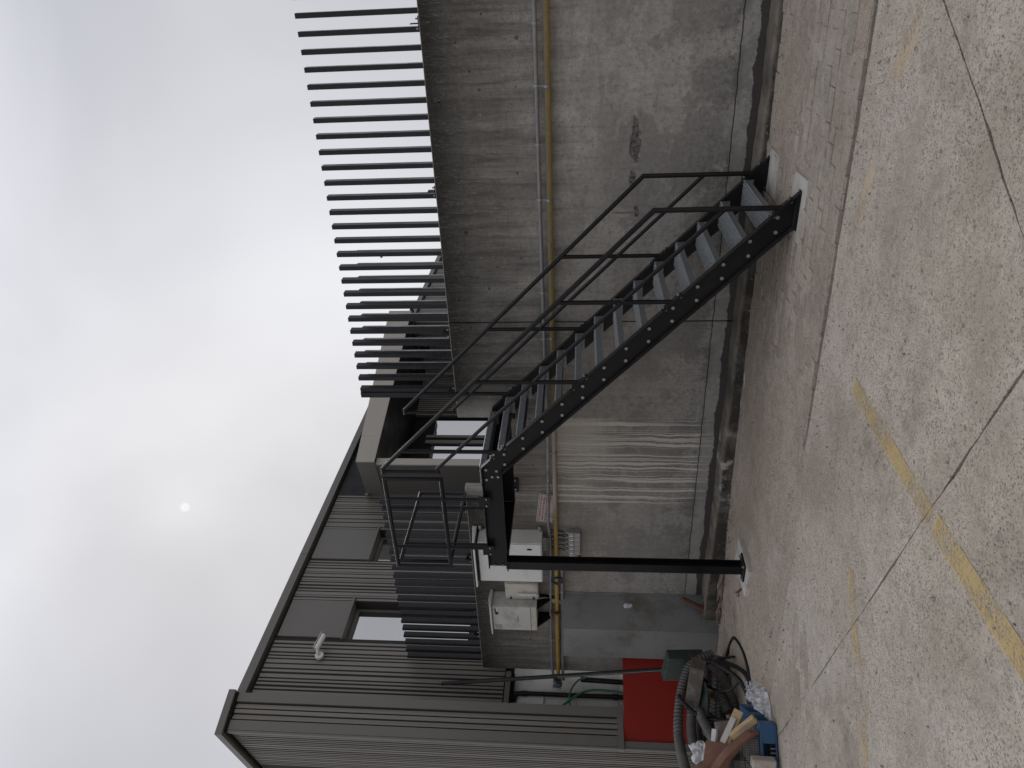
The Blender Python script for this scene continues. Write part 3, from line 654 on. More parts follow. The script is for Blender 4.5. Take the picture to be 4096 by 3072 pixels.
# sheet segments between openings
def sheet(y0, y1, z0, z1): MB().box((-8.9, y0, z0), (XS, y1, z1)).build('cladding_sheet', M_gapshade, mb)
ZB, ZT = 2.62, 6.13
segs = [(6.0, 7.25), (7.97, 8.885), (9.625, 10.62)]
for i, (a, b) in enumerate(segs): sheet(a, b, ZB if i == 0 else 2.42, ZT); ribs(mb, a, b, ZB if i == 0 else 2.44, ZT-.02, 11+i)
sheet(15.1, 26, 2.42, ZT); ribs(mb, 15.1, 22.5, 2.44, ZT-.02, 40)
MB().box((-10.39, 10.62, 5.55), (XS, 15.1, ZT)).build('cladding_sheet', M_gapshade, mb)
for a, b in ((7.25, 7.97), (8.885, 9.625)):
    MB().box((-8.88, a+.004, 5.125), (XF-.012, b-.004, ZT-.03)).build('spandrel_panel', M_trim, mb, bevel=.003)
    MB().box((-8.86, a-.03, 5.095), (XF+.02, b+.06, 5.122)).build('window_head', M_trim, mb, bevel=.002)
    w_ = MB().box((-8.89, a, 3.2), (-8.86, b, 5.09)).build('window', M_dark, mb)
    MB().box((-8.862, a+.05, 3.25), (-8.853, b-.05, 5.03)).build('pane', M_glass, w_)
    for yy in (a, b-.045): MB().box((-8.87, yy, 3.2), (-8.845, yy+.045, 5.09)).build('frame', M_trim, w_)
    MB().box((-8.87, a+.046, 5.035), (-8.846, b-.046, 5.09)).build('frame', M_trim, w_)
    MB().box((-8.9, a, 2.42), (XS, b, 3.2)).build('cladding_sheet', M_gapshade, mb)
# base trim under the cladding in front of the wall
MB().box((-8.80, 5.98, 2.53), (XF+.015, 6.745, 2.60)).build('base_trim', M_trim, mb, bevel=.003)
MB().box((-8.80, 5.98, 2.48), (XF-.03, 6.745, 2.528)).build('base_trim', M_dark, mb)
# painted blocks of the base wall
for r, (z0, z1) in enumerate(((-.2, .45), (.46, 1.05), (1.06, 1.62), (1.63, 2.05))):
    for c_, (a, b) in enumerate(((6.0, 6.34), (6.345, 6.74))):
        sh = .15 if r % 2 else 0; MB().box((-8.81, max(6.0, a-sh), z0), (-8.783+random.uniform(-.003, .003), min(6.745, b-sh), z1)).build('block', M_block, mb, bevel=.004)
MB().box((-8.79, 6.02, 2.07), (-8.765, 6.50, 2.44)).build('white_panel', M_board, mb, bevel=.002)
# ---- porch, turned 15 degrees
E1 = Vector((math.cos(R(75)), math.sin(R(75)), 0)); E2 = Vector((-E1.y, E1.x, 0)); PA = Vector((-7.667, 10.28, 0))
def PL(s, t, z): v = PA+E1*s+E2*t; return (v.x, v.y, z)
po = thing('entrance_porch', 'recessed entrance porch with a pale fascia, black soffit and glazed doors above the landing', 'porch', tuple(PA+Vector((0, 0, 2.44))))
def pbox(name, s0, s1, t0, t1, z0, z1, mat, parent=None, bevel=0, z1b=None):
    b = MB(); z1b = z1 if z1b is None else z1b
    b.add([PL(s0, t0, z0), PL(s1, t0, z0), PL(s1, t1, z0), PL(s0, t1, z0), PL(s0, t0, z1), PL(s1, t0, z1b), PL(s1, t1, z1b), PL(s0, t1, z1)],
          [(0, 3, 2, 1), (4, 5, 6, 7), (0, 1, 5, 4), (1, 2, 6, 5), (2, 3, 7, 6), (3, 0, 4, 7)])
    return b.build(name, mat, parent or po, bevel=bevel)
zf = lambda s: 5.544+.0375*s
cuts = [0, .595, 2.4, 4.17]
for a, b in zip(cuts, cuts[1:]): pbox('fascia', a+(.0015 if a else 0), b-.0015, 0, .025, 5.21, zf(a), M_beige, bevel=.002, z1b=zf(b))
pbox('side_fascia', 0, .025, .026, 1.6, 5.21, 5.544, M_trim, bevel=.002)
pbox('end_fascia', 4.145, 4.17, .026, 1.6, 5.21, 5.69, M_trim)
pbox('roof', .026, 4.144, .03, 3.2, 5.27, 5.50, M_dark)
pbox('soffit', .026, 4.40, .026, 2.2, 5.222, 5.262, M_dark)
pbox('jamb', .015, .155, .09, .12, 2.44, 5.208, M_beige, bevel=.002)
pbox('side_wall', .012, .15, .121, 1.6, 2.44, 5.208, M_cladd)
pbox('back_wall', .15, 1.3, 2.0, 2.1, 2.44, 5.22, M_dark); pbox('back_wall', 2.85, 4.36, 2.0, 2.1, 2.44, 5.22, M_gapshade); pbox('back_wall', 1.3, 2.85, 2.05, 2.1, 4.9, 5.22, M_dark)
pbox('end_wall', 4.36, 4.46, .45, 2.1, 2.44, 5.22, M_gapshade)
dr = pbox('door_frame', 1.3, 2.85, 2.03, 2.07, 4.80, 4.9, M_dark)
for a, b in ((1.32, 2.08), (2.33, 2.81)):
    d_ = pbox('glazed_door', a, b, 2.045, 2.06, 2.46, 4.80, M_dark); 
    pbox('pane', a+.03, b-.03, 2.036, 2.044, 2.5, 4.76, M_glass, d_)
pbox('mullion', 2.09, 2.18, 1.98, 2.05, 2.44, 4.9, M_trim); pbox('mullion', 2.25, 2.32, 1.98, 2.05, 2.44, 4.9, M_trim); pbox('door_gap', 2.18, 2.25, 2.02, 2.05, 2.44, 4.9, M_dark)
h_ = MB().cyl(PL(2.29, 1.975, 3.42), PL(2.29, 1.93, 3.42), .022, 12).build('door_knob', M_bolt, po); pbox('handle_plate', 2.275, 2.305, 1.974, 1.979, 3.34, 3.52, M_bolt)
rs = None
for i in range(24):
    s_ = 2.9+i*.061; o = pbox('cladding_rib', s_, s_+.03, 1.97, 2.0, 2.45, 5.22, M_clad)
for i in range(22):
    t_ = .47+i*.069
    if 1.2 < t_ < 1.45: continue
    pbox('cladding_rib', 4.33, 4.36, t_, t_+.034, 2.45, 5.22, M_clad)
pbox('window', 4.345, 4.36, 1.2, 1.45, 3.2, 5.15, M_glass)
pbox('bracket', -.06, 0, .93, .97, 5.50, 5.56, M_trim)
# ---- corner tower, same turn
TI = Vector((-8.45, 6.11, 0)); TO = TI-E1*.513
tw = thing('corner_tower', 'projecting taupe clad corner block with its own flat cap at the left edge', 'building', tuple(TO))
def TL(s, t, z): v = TO+E1*s+E2*t; return (v.x, v.y, z)   # s: along the narrow face, t: along the broad face
def tbox(name, s0, s1, t0, t1, z0, z1, mat, bevel=0):
    b = MB(); b.add([TL(s0, t0, z0), TL(s1, t0, z0), TL(s1, t1, z0), TL(s0, t1, z0), TL(s0, t0, z1), TL(s1, t0, z1), TL(s1, t1, z1), TL(s0, t1, z1)],
          [(0, 3, 2, 1), (4, 5, 6, 7), (0, 1, 5, 4), (1, 2, 6, 5), (2, 3, 7, 6), (3, 0, 4, 7)])
    return b.build(name, mat, tw, bevel=bevel)
tbox('body', .037, .505, .037, 5, 1.12, 6.19, M_gapshade); tbox('body', .037, .3, .6, 5, -.3, 1.12, M_dark)
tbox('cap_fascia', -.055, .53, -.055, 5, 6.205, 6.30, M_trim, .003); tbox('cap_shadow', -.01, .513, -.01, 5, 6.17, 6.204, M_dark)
tbox('flashing', .395, .513, 0, .037, 1.10, 6.168, M_trim, .002)
tbox('flashing', .03, .155, 0, .036, 1.10, 6.168, M_trim, .002)
tbox('corner_flashing', -.0, .0285, -.0, .07, -.15, 6.168, M_trim, .008)
tbox('base_flashing', .0286, .10, -.0, .05, -.15, 1.028, M_trim, .002)
for a, b, dp_ in ((.175, .20, .018), (.203, .232, .03), (.252, .30, .018), (.318, .345, .018), (.348, .372, .03)): tbox('cladding_rib', a, b, dp_, .037, 1.10, 6.165, M_clad)
tbox('base_trim', -.012, .53, -.03, .06, 1.03, 1.098, M_trim, .003)
rnd = random.Random(5); t_ = .085; k = 0
while t_ < 3.4:
    w = rnd.choice((.026, .03, .034, .05)); tbox('cladding_rib', .028, .0365, t_, t_+w, .12, 6.165, M_clad); t_ += w+rnd.choice((.034, .04, .048))
tbox('base_trim', -.01, .05, .071, 5, .05, .118, M_trim)
# ---- security camera
sc = thing('security_camera', 'white bullet security camera on a round base on the ribbed facade', 'camera', (XF, 6.89, 5.33))
MB().cyl((XF-.002, 6.89, 5.33), (XF+.045, 6.89, 5.33), .062, 24).build('base', M_white, sc, smooth=40, bevel=.006)
MB().cyl((XF+.045, 6.89, 5.335), (XF+.085, 6.90, 5.35), .024, 16).cyl((XF+.085, 6.90, 5.35), (XF+.10, 6.945, 5.365), .017, 12).build('arm', M_white, sc, smooth=40)
A = Vector((XF+.10, 6.94, 5.375)); B = Vector((XF+.15, 7.16, 5.315))
MB().cyl(A, B, .04, 20).build('housing', M_white, sc, smooth=40, bevel=.006)
dd = (B-A).normalized(); MB().cyl(B+dd*.0005, B+dd*.008, .034, 20).build('lens', M_dark, sc)
MB().cbox((A+B)/2+Vector((0, 0, .045))+dd*.02, (.26, .088, .006), dd.to_track_quat('X', 'Z').to_matrix()).build('sun_shield', M_white, sc, bevel=.002)
# ================================================================== pipes on the wall
PY = 6.69
gp = thing('gas_pipe', 'dirty yellow gas pipe running along the concrete wall', 'pipe', (-4, PY, 1.865))
pts = [(4, PY, 1.862), (0, PY, 1.862), (-3, PY, 1.863), (-5.9, PY, 1.868), (-8.76, PY, 1.874)]
MB().tube(pts, .027, 14).build('tube', M_yel, gp, smooth=50)
for x in (-.99, -1.975, -3.4, -4.834, -5.788, -6.55, -7.9):
    MB().tube([(x-.011, PY, 1.865), (x+.011, PY, 1.865)], .0315, 14).box((x-.008, PY-.005, 1.895), (x+.008, PY+.008, 1.915)).box((x-.01, PY+.02, 1.85), (x+.01, WY-.001, 1.88)).build('clamp', M_galv, gp, smooth=40)
for x in (-2.4, -5.02): MB().tube([(x-.03, PY, 1.866), (x+.03, PY, 1.866)], .030, 14).build('coupling', M_yel, gp, smooth=50)
cp = thing('grey_conduit', 'thin grey plastic conduit running just above the yellow pipe', 'pipe', (-4, PY, 1.95))
pts = smooth_path([(4, PY, 1.955), (.5, PY, 1.957), (-2, PY, 1.953), (-3.4, PY, 1.945), (-4.8, PY, 1.937), (-5.8, PY, 1.957), (-6.05, PY, 1.943), (-6.6, PY, 1.938), (-7.3, PY, 1.955), (-8.5, PY, 1.95), (-8.72, PY, 1.90)], 6)
MB().tube(pts, .0175, 12).build('tube', M_cond, cp, smooth=50)
for x, z in ((-.502, 1.956), (-.986, 1.956), (-1.477, 1.954), (-1.972, 1.952), (-2.9, 1.949), (-3.411, 1.945), (-4.834, 1.937), (-5.286, 1.945), (-5.782, 1.957), (-6.55, 1.939), (-7.05, 1.948), (-7.9, 1.955)):
    MB().tube([(x-.009, PY, z), (x+.009, PY, z)], .021, 12).box((x-.006, PY-.004, z+.02), (x+.006, PY+.006, z+.034)).box((x-.006, PY-.004, z-.034), (x+.006, PY+.006, z-.02)).box((x-.009, PY+.015, z-.01), (x+.009, WY-.001, z+.01)).build('clamp', M_grey, cp, smooth=40)
lp = thing('grey_conduit', 'short grey conduit under the yellow pipe beside the zinc duct', 'pipe', (-7.5, PY, 1.8))
MB().tube([(-6.60, PY, 1.80), (-7.6, PY, 1.803), (-8.55, PY, 1.81), (-8.70, PY, 1.80)], .019, 12).build('tube', M_cond, lp, smooth=50)
for x in (-7.0, -7.95): MB().tube([(x-.009, PY, 1.803), (x+.009, PY, 1.803)], .023, 12).build('clamp', M_grey, lp)
# ================================================================== warning sign
sg = thing('warning_sign', 'tilted white warning sign with dark red Dutch lettering behind the conduit', 'sign', (-5.7, 6.735, 2.0))
ang = R(-6.6); RS = Matrix.Rotation(-ang, 3, 'Y')   # turns about the wall normal
SC = Vector((-5.685, 6.738, 1.975))
def sp(u, v, dy=0): return SC+Vector((u*math.cos(ang)-v*math.sin(ang), -dy, u*math.sin(ang)+v*math.cos(ang)))
def splate(name, u0, u1, v0, v1, d0, d1, mat): 
    b = MB(); b.add([sp(u0, v0, d0), sp(u1, v0, d0), sp(u1, v1, d0), sp(u0, v1, d0), sp(u0, v0, d1), sp(u1, v0, d1), sp(u1, v1, d1), sp(u0, v1, d1)], [(0, 3, 2, 1), (4, 5, 6, 7), (0, 1, 5, 4), (1, 2, 6, 5), (2, 3, 7, 6), (3, 0, 4, 7)]); return b.build(name, mat, sg)
splate('plate', -.215, .215, -.105, .105, 0, .004, M_signw)
for u0, u1, v0, v1 in ((-.207, .207, .092, .098), (-.207, .207, -.098, -.092), (-.207, -.201, -.092, .092), (.201, .207, -.092, .092)): splate('border', u0, u1, v0, v1, .0042, .005, M_signk)
def text(body, u, v, size, mat, align='CENTER'):
    cu = bpy.data.curves.new('lettering', 'FONT'); cu.body = body; cu.size = size; cu.align_x = align; cu.align_y = 'CENTER'; cu.offset = .0006; cu.extrude = .0003
    to = bpy.data.objects.new('lettering_curve', cu); COL.objects.link(to); bpy.context.view_layer.update()
    me = bpy.data.meshes.new_from_object(to.evaluated_get(bpy.context.evaluated_depsgraph_get())); bpy.data.objects.remove(to)
    w = max((v_.co.x for v_ in me.vertices))-min((v_.co.x for v_ in me.vertices)); 
    o = bpy.data.objects.new('lettering', me); COL.objects.link(o); me.materials.append(mat); o.parent = sg; o.matrix_parent_inverse = sg.matrix_basis.inverted()
    M4 = Matrix.Identity(4); ux = sp(1, 0)-sp(0, 0); vx = sp(0, 1)-sp(0, 0)
    for i in range(3): M4[i][0] = ux[i]; M4[i][1] = vx[i]; M4[i][2] = (0, -1, 0)[i]
    M4.translation = sp(u, v, .0052); o.matrix_basis = M4 @ Matrix.Diagonal((min(1, .385/w), 1, 1, 1)); return o
text('DE HOOFDAFSLUITER VAN HET AARDGAS', 0, .070, .034, M_signr)
text('\u2022 BEVIND ZICH IN HET MAGAZIJN. \u2022', 0, .036, .034, M_signr)
text('DEZE DIENT BIJ CALAMITEITEN', 0, .002, .034, M_signr)
text('GESLOTEN TE WORDEN', 0.01, -.032, .034, M_signr)
MB().tube([sp(-.20, -.05, .005), sp(-.165, -.012, .005), sp(-.13, -.05, .005)], .0025, 6, closed=True).build('symbol', M_signk, sg)
# ================================================================== cabinets
ec = thing('electrical_cabinet', 'large white electrical cabinet with a rain hood on the wall behind the landing', 'cabinet', (-6.34, 6.6, 2.03))
MB().box((-6.645, 6.50, 2.03), (-6.027, WY-.002, 2.80)).build('housing', M_white, ec, bevel=.006)
MB().box((-6.638, 6.486, 2.042), (-6.035, 6.499, 2.79)).build('door', M_white, ec, bevel=.004)
MB().px([(6.435, 2.825), (6.435, 2.845), (WY-.002, 2.885), (WY-.002, 2.83)], -6.70, -5.985).build('rain_hood', M_white, ec, bevel=.004)
MB().px([(6.47, 2.80), (6.47, 2.824), (WY-.003, 2.824), (WY-.003, 2.80)], -6.62, -6.06).build('hood_gap', M_dark, ec)
MB().cbox((-6.108, 6.483, 2.178), (.022, .008, .055)).build('handle', M_dark, ec, bevel=.003)
for z in (2.06, 2.785): MB().tube([(-6.02, WY-.03, z), (-5.96, WY-.03, z)], .021, 12).build('mounting_lug', M_grey, ec, smooth=50, bevel=.01)
for i in range(6):
    x = -6.06-i*.033; y = 6.62
    gland = MB().cyl((x, y, 2.029), (x, y, 1.985), .013, 10).build('cable_gland', M_grey, ec, smooth=40)
    MB().tube(smooth_path([(x, y, 1.985), (x-.004, y+.01, 1.955), (x+.02*random.uniform(-1, 1), 6.72, 1.92), (x+.03, 6.735, 1.80-.02*i)], 4), .006, 6).build('cable', M_grey, ec, smooth=60)
oc = thing('electrical_cabinet', 'weathered grey cabinet with hood and stickers left of the white cabinet', 'cabinet', (-7.3, 6.6, 2.12))
MB().box((-7.51, 6.505, 2.12), (-7.085, WY-.002, 2.69)).build('housing', M_oldg, oc, bevel=.006)
MB().box((-7.505, 6.492, 2.20), (-7.09, 6.504, 2.68)).build('door', M_oldg, oc, bevel=.004)
MB().box((-7.505, 6.494, 2.125), (-7.09, 6.504, 2.193)).build('lower_panel', M_old, oc, bevel=.003)
MB().px([(6.45, 2.69), (6.45, 2.705), (6.6, 2.74), (WY-.002, 2.725), (WY-.002, 2.692)], -7.55, -7.055).build('rain_hood', M_oldg, oc, bevel=.003)
MB().cyl((-7.2, 6.491, 2.63), (-7.2, 6.478, 2.63), .018, 12).build('lock', M_dark, oc, smooth=40)
MB().cyl((-7.13, 6.60, 2.738), (-7.13, 6.60, 2.765), .022, 12).build('warning_lamp', M_redc, oc, smooth=40)
MB().box((-7.20, 6.4895, 2.615), (-7.115, 6.4915, 2.66)).build('sticker', M_signw, oc); MB().box((-7.195, 6.4885, 2.638), (-7.12, 6.4893, 2.656)).build('sticker_print', M_signk, oc)
MB().box((-7.49, 6.4895, 2.57), (-7.41, 6.4915, 2.655)).build('sticker', M_grey, oc)
MB().box((-7.36, 6.4895, 2.36), (-7.25, 6.4915, 2.366)).build('door_slot', M_dark, oc)
for x in (-7.46, -7.485): MB().box((x, 6.4905, 2.14), (x+.018, 6.4935, 2.175)).build('sticker', M_signw, oc)
for x in (-7.14, -7.46):
    MB().px([(6.52, 2.118), (WY-.003, 2.118), (WY-.003, 1.93), (6.70, 1.93)], x-.02, x+.02).build('support_bracket', M_black, oc, bevel=.003)
mbx = thing('meter_box', 'small dirty cream meter box hung between the white and grey cabinets', 'cabinet', (-6.94, 6.68, 2.1))
MB().box((-7.078, 6.625, 2.10), (-6.80, WY-.002, 2.52)).build('housing', M_old, mbx, bevel=.006)
MB().box((-7.07, 6.612, 2.11), (-6.81, 6.6245, 2.51)).build('door', M_old, mbx, bevel=.004)
for z in (2.16, 2.45): MB().box((-7.065, 6.604, z-.012), (-7.035, 6.6118, z+.012)).build('latch', M_dark, mbx)
# torn bag on the meter box
def crumple(name, c, sx, sy, sz, mat, label, cat, seed, n=16, amp=.35, parent=None):
    b = MB(); rnd = random.Random(seed)
    for j in range(n+1):
        for i in range(n):
            th = 2*math.pi*i/n; ph = math.pi*j/n; dv = Vector((math.cos(th)*math.sin(ph), math.sin(th)*math.sin(ph), math.cos(ph)))
            k = 1+amp*mnoise.noise(dv*2.1+Vector((seed, 0, 0)))*1.3+amp*.8*mnoise.noise(dv*5.3+Vector((0, seed, 0)))+rnd.uniform(-.06, .06)
            b.v.append((c[0]+dv.x*sx*k, c[1]+dv.y*sy*k, c[2]+dv.z*sz*k))
    for j in range(n):
        for i in range(n): a = j*n+i; a2 = j*n+(i+1) % n; b.f.append((a, a2, a2+n, a+n))
    o = b.build(name, mat, parent)
    if label: tag(o, label, cat)
    return o
crumple('torn_bag', (-6.97, 6.585, 2.24), .022, .012, .12, M_film, 'torn strip of clear plastic hanging on the cream meter box', 'plastic', 3)
# switch boxes and sockets
sw = thing('socket_box', 'row of grey switch boxes with cable glands and plug sockets below the yellow pipe', 'switch box', (-6.2, 6.7, 1.6))
for i in range(5):
    x1 = -6.0-i*.0705; x0 = x1-.0665
    MB().box((x0, 6.665, 1.652), (x1, WY-.002, 1.716)).build('box_top', M_grey, sw, bevel=.003); MB().box((x0, 6.66, 1.578), (x1, WY-.002, 1.648)).build('box_door', M_grey, sw, bevel=.003)
    MB().box((x0+.012, 6.6625, 1.66), (x0+.028, 6.6655, 1.70)).build('label_strip', M_board, sw)
    MB().cyl(((x0+x1)/2, 6.71, 1.7165), ((x0+x1)/2, 6.71, 1.752), .012, 10).build('cable_gland', M_grey, sw, smooth=40)
    MB().tube(smooth_path([((x0+x1)/2, 6.71, 1.752), ((x0+x1)/2+.01, 6.722, 1.80), ((x0+x1)/2+.0, 6.735, 1.86), ((x0+x1)/2+.02, 6.738, 1.93)], 4), .0055, 6).build('cable', M_rub, sw, smooth=60)
for x in (-6.40, -6.56):
    o = MB().cyl((x, 6.70, 1.70), (x, 6.66, 1.60), .036, 16).build('socket', M_sock, sw, smooth=40)
    MB().cyl((x, 6.66, 1.60), (x, 6.653, 1.582), .041, 16).build('socket_ring', M_sred, o, smooth=40)
# coil of dark cable hung on the pipes
b = MB(); rnd = random.Random(8)
for k in range(7):
    r_ = .045+.02*rnd.random(); ph = rnd.random()*6; pts = []
    for j in range(22):
        t = j/21*2*math.pi; pts.append((-6.78+r_*math.cos(t+ph)*1.0+.02*rnd.uniform(-1, 1)*.3, 6.655-.012*math.sin(t*2+k), 1.865+r_*1.25*math.sin(t+ph)))
    b.tube(pts, .0055, 6, caps=False)
tag(b.build('cable_coil', M_wire, smooth=60), 'tangled coil of dark blue cable tied on the yellow pipe', 'cable')
b = MB()
for i in range(5): b.tube(smooth_path([(-7.10-.012*i, 6.66, 2.12), (-7.12-.014*i, 6.69, 2.0), (-7.16-.012*i, 6.70, 1.9), (-7.18-.01*i, 6.69, 1.80)], 4), .008, 6)
tag(b.build('cable_bundle', M_grey, smooth=60), 'bundle of grey cables dropping from the meter box behind the zinc duct', 'cable')
pts = [(-7.33-.0, 6.64, 1.80+.0045*i) for i in range(40)]; tag(MB().tube([(-7.36+.0006*i, 6.64, 1.79+.0050*i) for i in range(33)], .02, 10, rfun=lambda i: .021 if i % 2 else .017).build('corrugated_conduit', M_redc), 'short red brown corrugated conduit rising behind the zinc duct', 'pipe')
# ================================================================== zinc duct
du = thing('duct_cover', 'dull grey sheet metal duct cover boxed out from the wall down to the ground', 'duct', (-7.5, 6.5, -.13))
Pd = [(-7.105, WY-.004), (-7.30, 6.365), (-7.805, 6.36), (-7.86, WY-.004)]
def wallq(a, b, za, zb, name):
    d_ = Vector((b[0]-a[0], b[1]-a[1])).normalized(); nn_ = Vector((-d_.y, d_.x))*.004
    MB().add([(a[0], a[1], -.2), (b[0], b[1], -.2), (b[0], b[1], zb), (a[0], a[1], za), (a[0]+nn_.x, a[1]+nn_.y, -.2), (b[0]+nn_.x, b[1]+nn_.y, -.2), (b[0]+nn_.x, b[1]+nn_.y, zb), (a[0]+nn_.x, a[1]+nn_.y, za)],
             [(0, 1, 2, 3), (7, 6, 5, 4), (0, 4, 5, 1), (1, 5, 6, 2), (2, 6, 7, 3), (3, 7, 4, 0)]).build(name, M_duct, du, bevel=.001)
wallq(Pd[0], Pd[1], 1.828, 1.782, 'side_panel'); wallq(Pd[1], Pd[2], 1.782, 1.782, 'front_panel'); wallq(Pd[2], Pd[3], 1.782, 1.828, 'side_panel')
MB().add([(Pd[0][0], Pd[0][1], 1.829), (Pd[1][0], Pd[1][1], 1.783), (Pd[2][0], Pd[2][1], 1.783), (Pd[3][0], Pd[3][1], 1.829), (Pd[0][0], Pd[0][1], 1.832), (Pd[1][0], Pd[1][1], 1.786), (Pd[2][0], Pd[2][1], 1.786), (Pd[3][0], Pd[3][1], 1.832)], [(0, 3, 2, 1), (4, 5, 6, 7), (0, 1, 5, 4), (1, 2, 6, 5), (2, 3, 7, 6), (3, 0, 4, 7)]).build('top_panel', M_duct, du)
MB().box((-7.10, WY-.007, -.1), (-7.06, WY-.001, 1.84)).build('fixing_flange', M_duct, du)
for z in (.35, .8, 1.25, 1.7): bolt(du, (-7.08, WY-.007, z), (-7.08, WY-.014, z), .009, 6)
crumple('plastic_bag', (-7.13, 6.60, .98), .028, .03, .05, M_film, 'clear plastic bag tied to the edge of the zinc duct', 'bag', 21)
tag(MB().tube([(-6.975, 6.60, .325), (-7.20, 6.55, -.10)], .032, 12).build('rusty_pipe', M_rust, smooth=50), 'rusty steel pipe leaning against the foot of the zinc duct', 'pipe')
b = MB().box((-.26, -.02, 0), (.12, .02, .004)).box((-.26, -.02, .004), (.12, -.016, .04)); o = b.build('angle_iron', M_rust); o.location = (-5.82, 5.60, G(-5.82)+.014); o.rotation_euler = (0, 0, R(144)); tag(o, 'rusty angle iron lying on the dirt behind the post footing', 'scrap')
tag(MB().tube([(-6.98+.045*math.cos(t*.45), 6.56, .03+.05*math.sin(t*.45)) for t in range(14)], .004, 6, closed=True).build('wire_ring', M_bolt), 'small pale wire ring on the kerb beside the rusty pipe', 'wire')
# ================================================================== clutter at the foot of the tower
def ribbon(path, w, t, side, mb_=None):
    b = mb_ or MB(); P = [Vector(p) for p in path]; k = len(b.v); side = Vector(side).normalized()
    for i, p in enumerate(P):
        d = (P[min(i+1, len(P)-1)]-P[max(i-1, 0)]).normalized(); n_ = d.cross(side).normalized(); s_ = side
        for a, c in ((-1, -1), (1, -1), (1, 1), (-1, 1)): b.v.append(tuple(p+s_*a*w/2+n_*c*t/2))
    for i in range(len(P)-1):
        for j in range(4): a = k+i*4+j; c = k+i*4+(j+1) % 4; b.f.append((a, c, c+4, a+4))
    b.f.append((k+3, k+2, k+1, k)); e_ = k+(len(P)-1)*4; b.f.append((e_, e_+1, e_+2, e_+3)); return b
rb0, rb1 = Vector((-8.605, 5.69)), Vector((-7.93, 6.57)); rd = (rb1-rb0).normalized(); rn = Vector((rd.y, -rd.x))*.02
q = [rb0, rb1, rb1-rn, rb0-rn]
tag(MB().pz([(p_.x, p_.y) for p_ in q], -.19, 1.025).build('red_board', M_red, bevel=.003), 'plain red board standing upright between the corner block and the zinc duct', 'board')
pole = thing('black_pole', 'long black pole leaning from the green tub up against the ribbed facade', 'pole', (-7.2, 5.85, 0))
A, B = Vector((-7.24, 5.84, -.10)), Vector((-8.585, 6.465, 3.46))
MB().tube([A, B], .026, 14).build('tube', M_rub, pole, smooth=40); MB().tube([A+Vector((.018, -.03, 0)), A.lerp(B, .55)+Vector((.012, -.028, 0))], .0022, 6).build('wire', M_grey, pole)
dp = thing('drain_pipe', 'black plastic drain pipe with elbow on the pale block wall', 'pipe', (-8.72, 6.45, 1))
MB().tube(smooth_path([(-8.74, 6.36, 2.47), (-8.725, 6.42, 2.45), (-8.715, 6.455, 2.38), (-8.715, 6.455, 1.6), (-8.715, 6.455, .95)], 5), .031, 12).build('tube', M_rub, dp, smooth=50)
for z in (2.33, 1.1): MB().tube([(-8.715, 6.455, z-.04), (-8.715, 6.455, z+.04)], .038, 12).build('socket', M_rub, dp, smooth=40)
tag(MB().tube([(-8.71, 6.71, 1.565), (-8.705, 6.68, .9), (-8.70, 6.66, .2)], .036, 12).build('black_duct_pipe', M_rub, smooth=50), 'thick black pipe rising in the corner beside the yellow pipe end', 'pipe')
tag(MB().tube(smooth_path([(-8.66, 6.70, 1.50), (-8.67, 6.66, 1.60), (-8.68, 6.54, 1.685), (-8.69, 6.40, 1.72), (-8.70, 6.24, 1.70)], 6), .0125, 10).build('green_hose', M_ghose, smooth=60), 'thin green hose arching over from the thick black pipe', 'hose')
tag(MB().tube(smooth_path([(-8.70, 6.22, 1.87), (-8.69, 6.29, 1.79), (-8.665, 6.42, 1.62), (-8.66, 6.50, 1.45), (-8.66, 6.51, 1.25), (-8.66, 6.48, .95), (-8.62, 6.40, .6)], 6), .0165, 10).build('green_hose', M_ghose, smooth=60), 'thicker green garden hose hanging over the black drain pipe', 'hose')
b = MB(); rnd = random.Random(4)
for k in range(16):
    c0 = Vector((-8.66, 6.60, 1.885)); pts = [c0+Vector((rnd.uniform(-.03, .03), rnd.uniform(-.10, .10), rnd.uniform(-.07, .07))) for _ in range(6)]
    b.tube(smooth_path(pts, 5), .0022, 5)
tag(b.build('wire_tangle', M_wire), 'tangle of thin blue wires at the end of the yellow pipe', 'wire')
# corrugated hoses
def chose(pts, label, r=.055, pitch=.024):
    sp_ = smooth_path(pts, 30); out_ = [sp_[0]]; acc = 0
    for i in range(1, len(sp_)):
        acc += (sp_[i]-sp_[i-1]).length
        if acc >= pitch/2: out_.append(sp_[i]); acc = 0
    o = MB().tube(out_, r, 14, rfun=lambda i: r if i % 2 else r*.84).build('corrugated_hose', M_hose, smooth=30); return tag(o, label, 'hose', 'grey corrugated hoses in the pile')
chose([(-7.06, 5.85, .06), (-7.08, 5.72, .30), (-7.16, 5.52, .42), (-7.25, 5.27, .49), (-7.29, 4.95, .53), (-7.20, 4.55, .52), (-7.02, 4.2, .49), (-6.78, 3.8, .42), (-6.9, 3.45, .35), (-7.4, 3.4, .3), (-7.9, 3.9, .3)], 'topmost corrugated grey hose of the pile in front of the red board')
chose([(-7.05, 5.45, .22), (-7.16, 5.28, .34), (-7.24, 4.95, .40), (-7.14, 4.55, .38), (-6.95, 4.2, .34), (-6.72, 3.85, .28), (-6.9, 3.4, .22), (-7.5, 3.4, .18)], 'second corrugated grey hose just under the topmost one')
chose([(-7.25, 5.3, .30), (-7.12, 5.12, .30), (-7.0, 4.82, .26), (-6.85, 4.47, .19), (-6.72, 4.2, .14), (-6.7, 3.9, .12)], 'corrugated grey hose slanting down behind the brown felt')
chose([(-7.35, 5.05, .22), (-7.15, 4.95, .17), (-7.0, 4.68, .09), (-6.85, 4.42, .03), (-6.75, 4.2, -.01)], 'lower corrugated grey hose end above the white offcut')
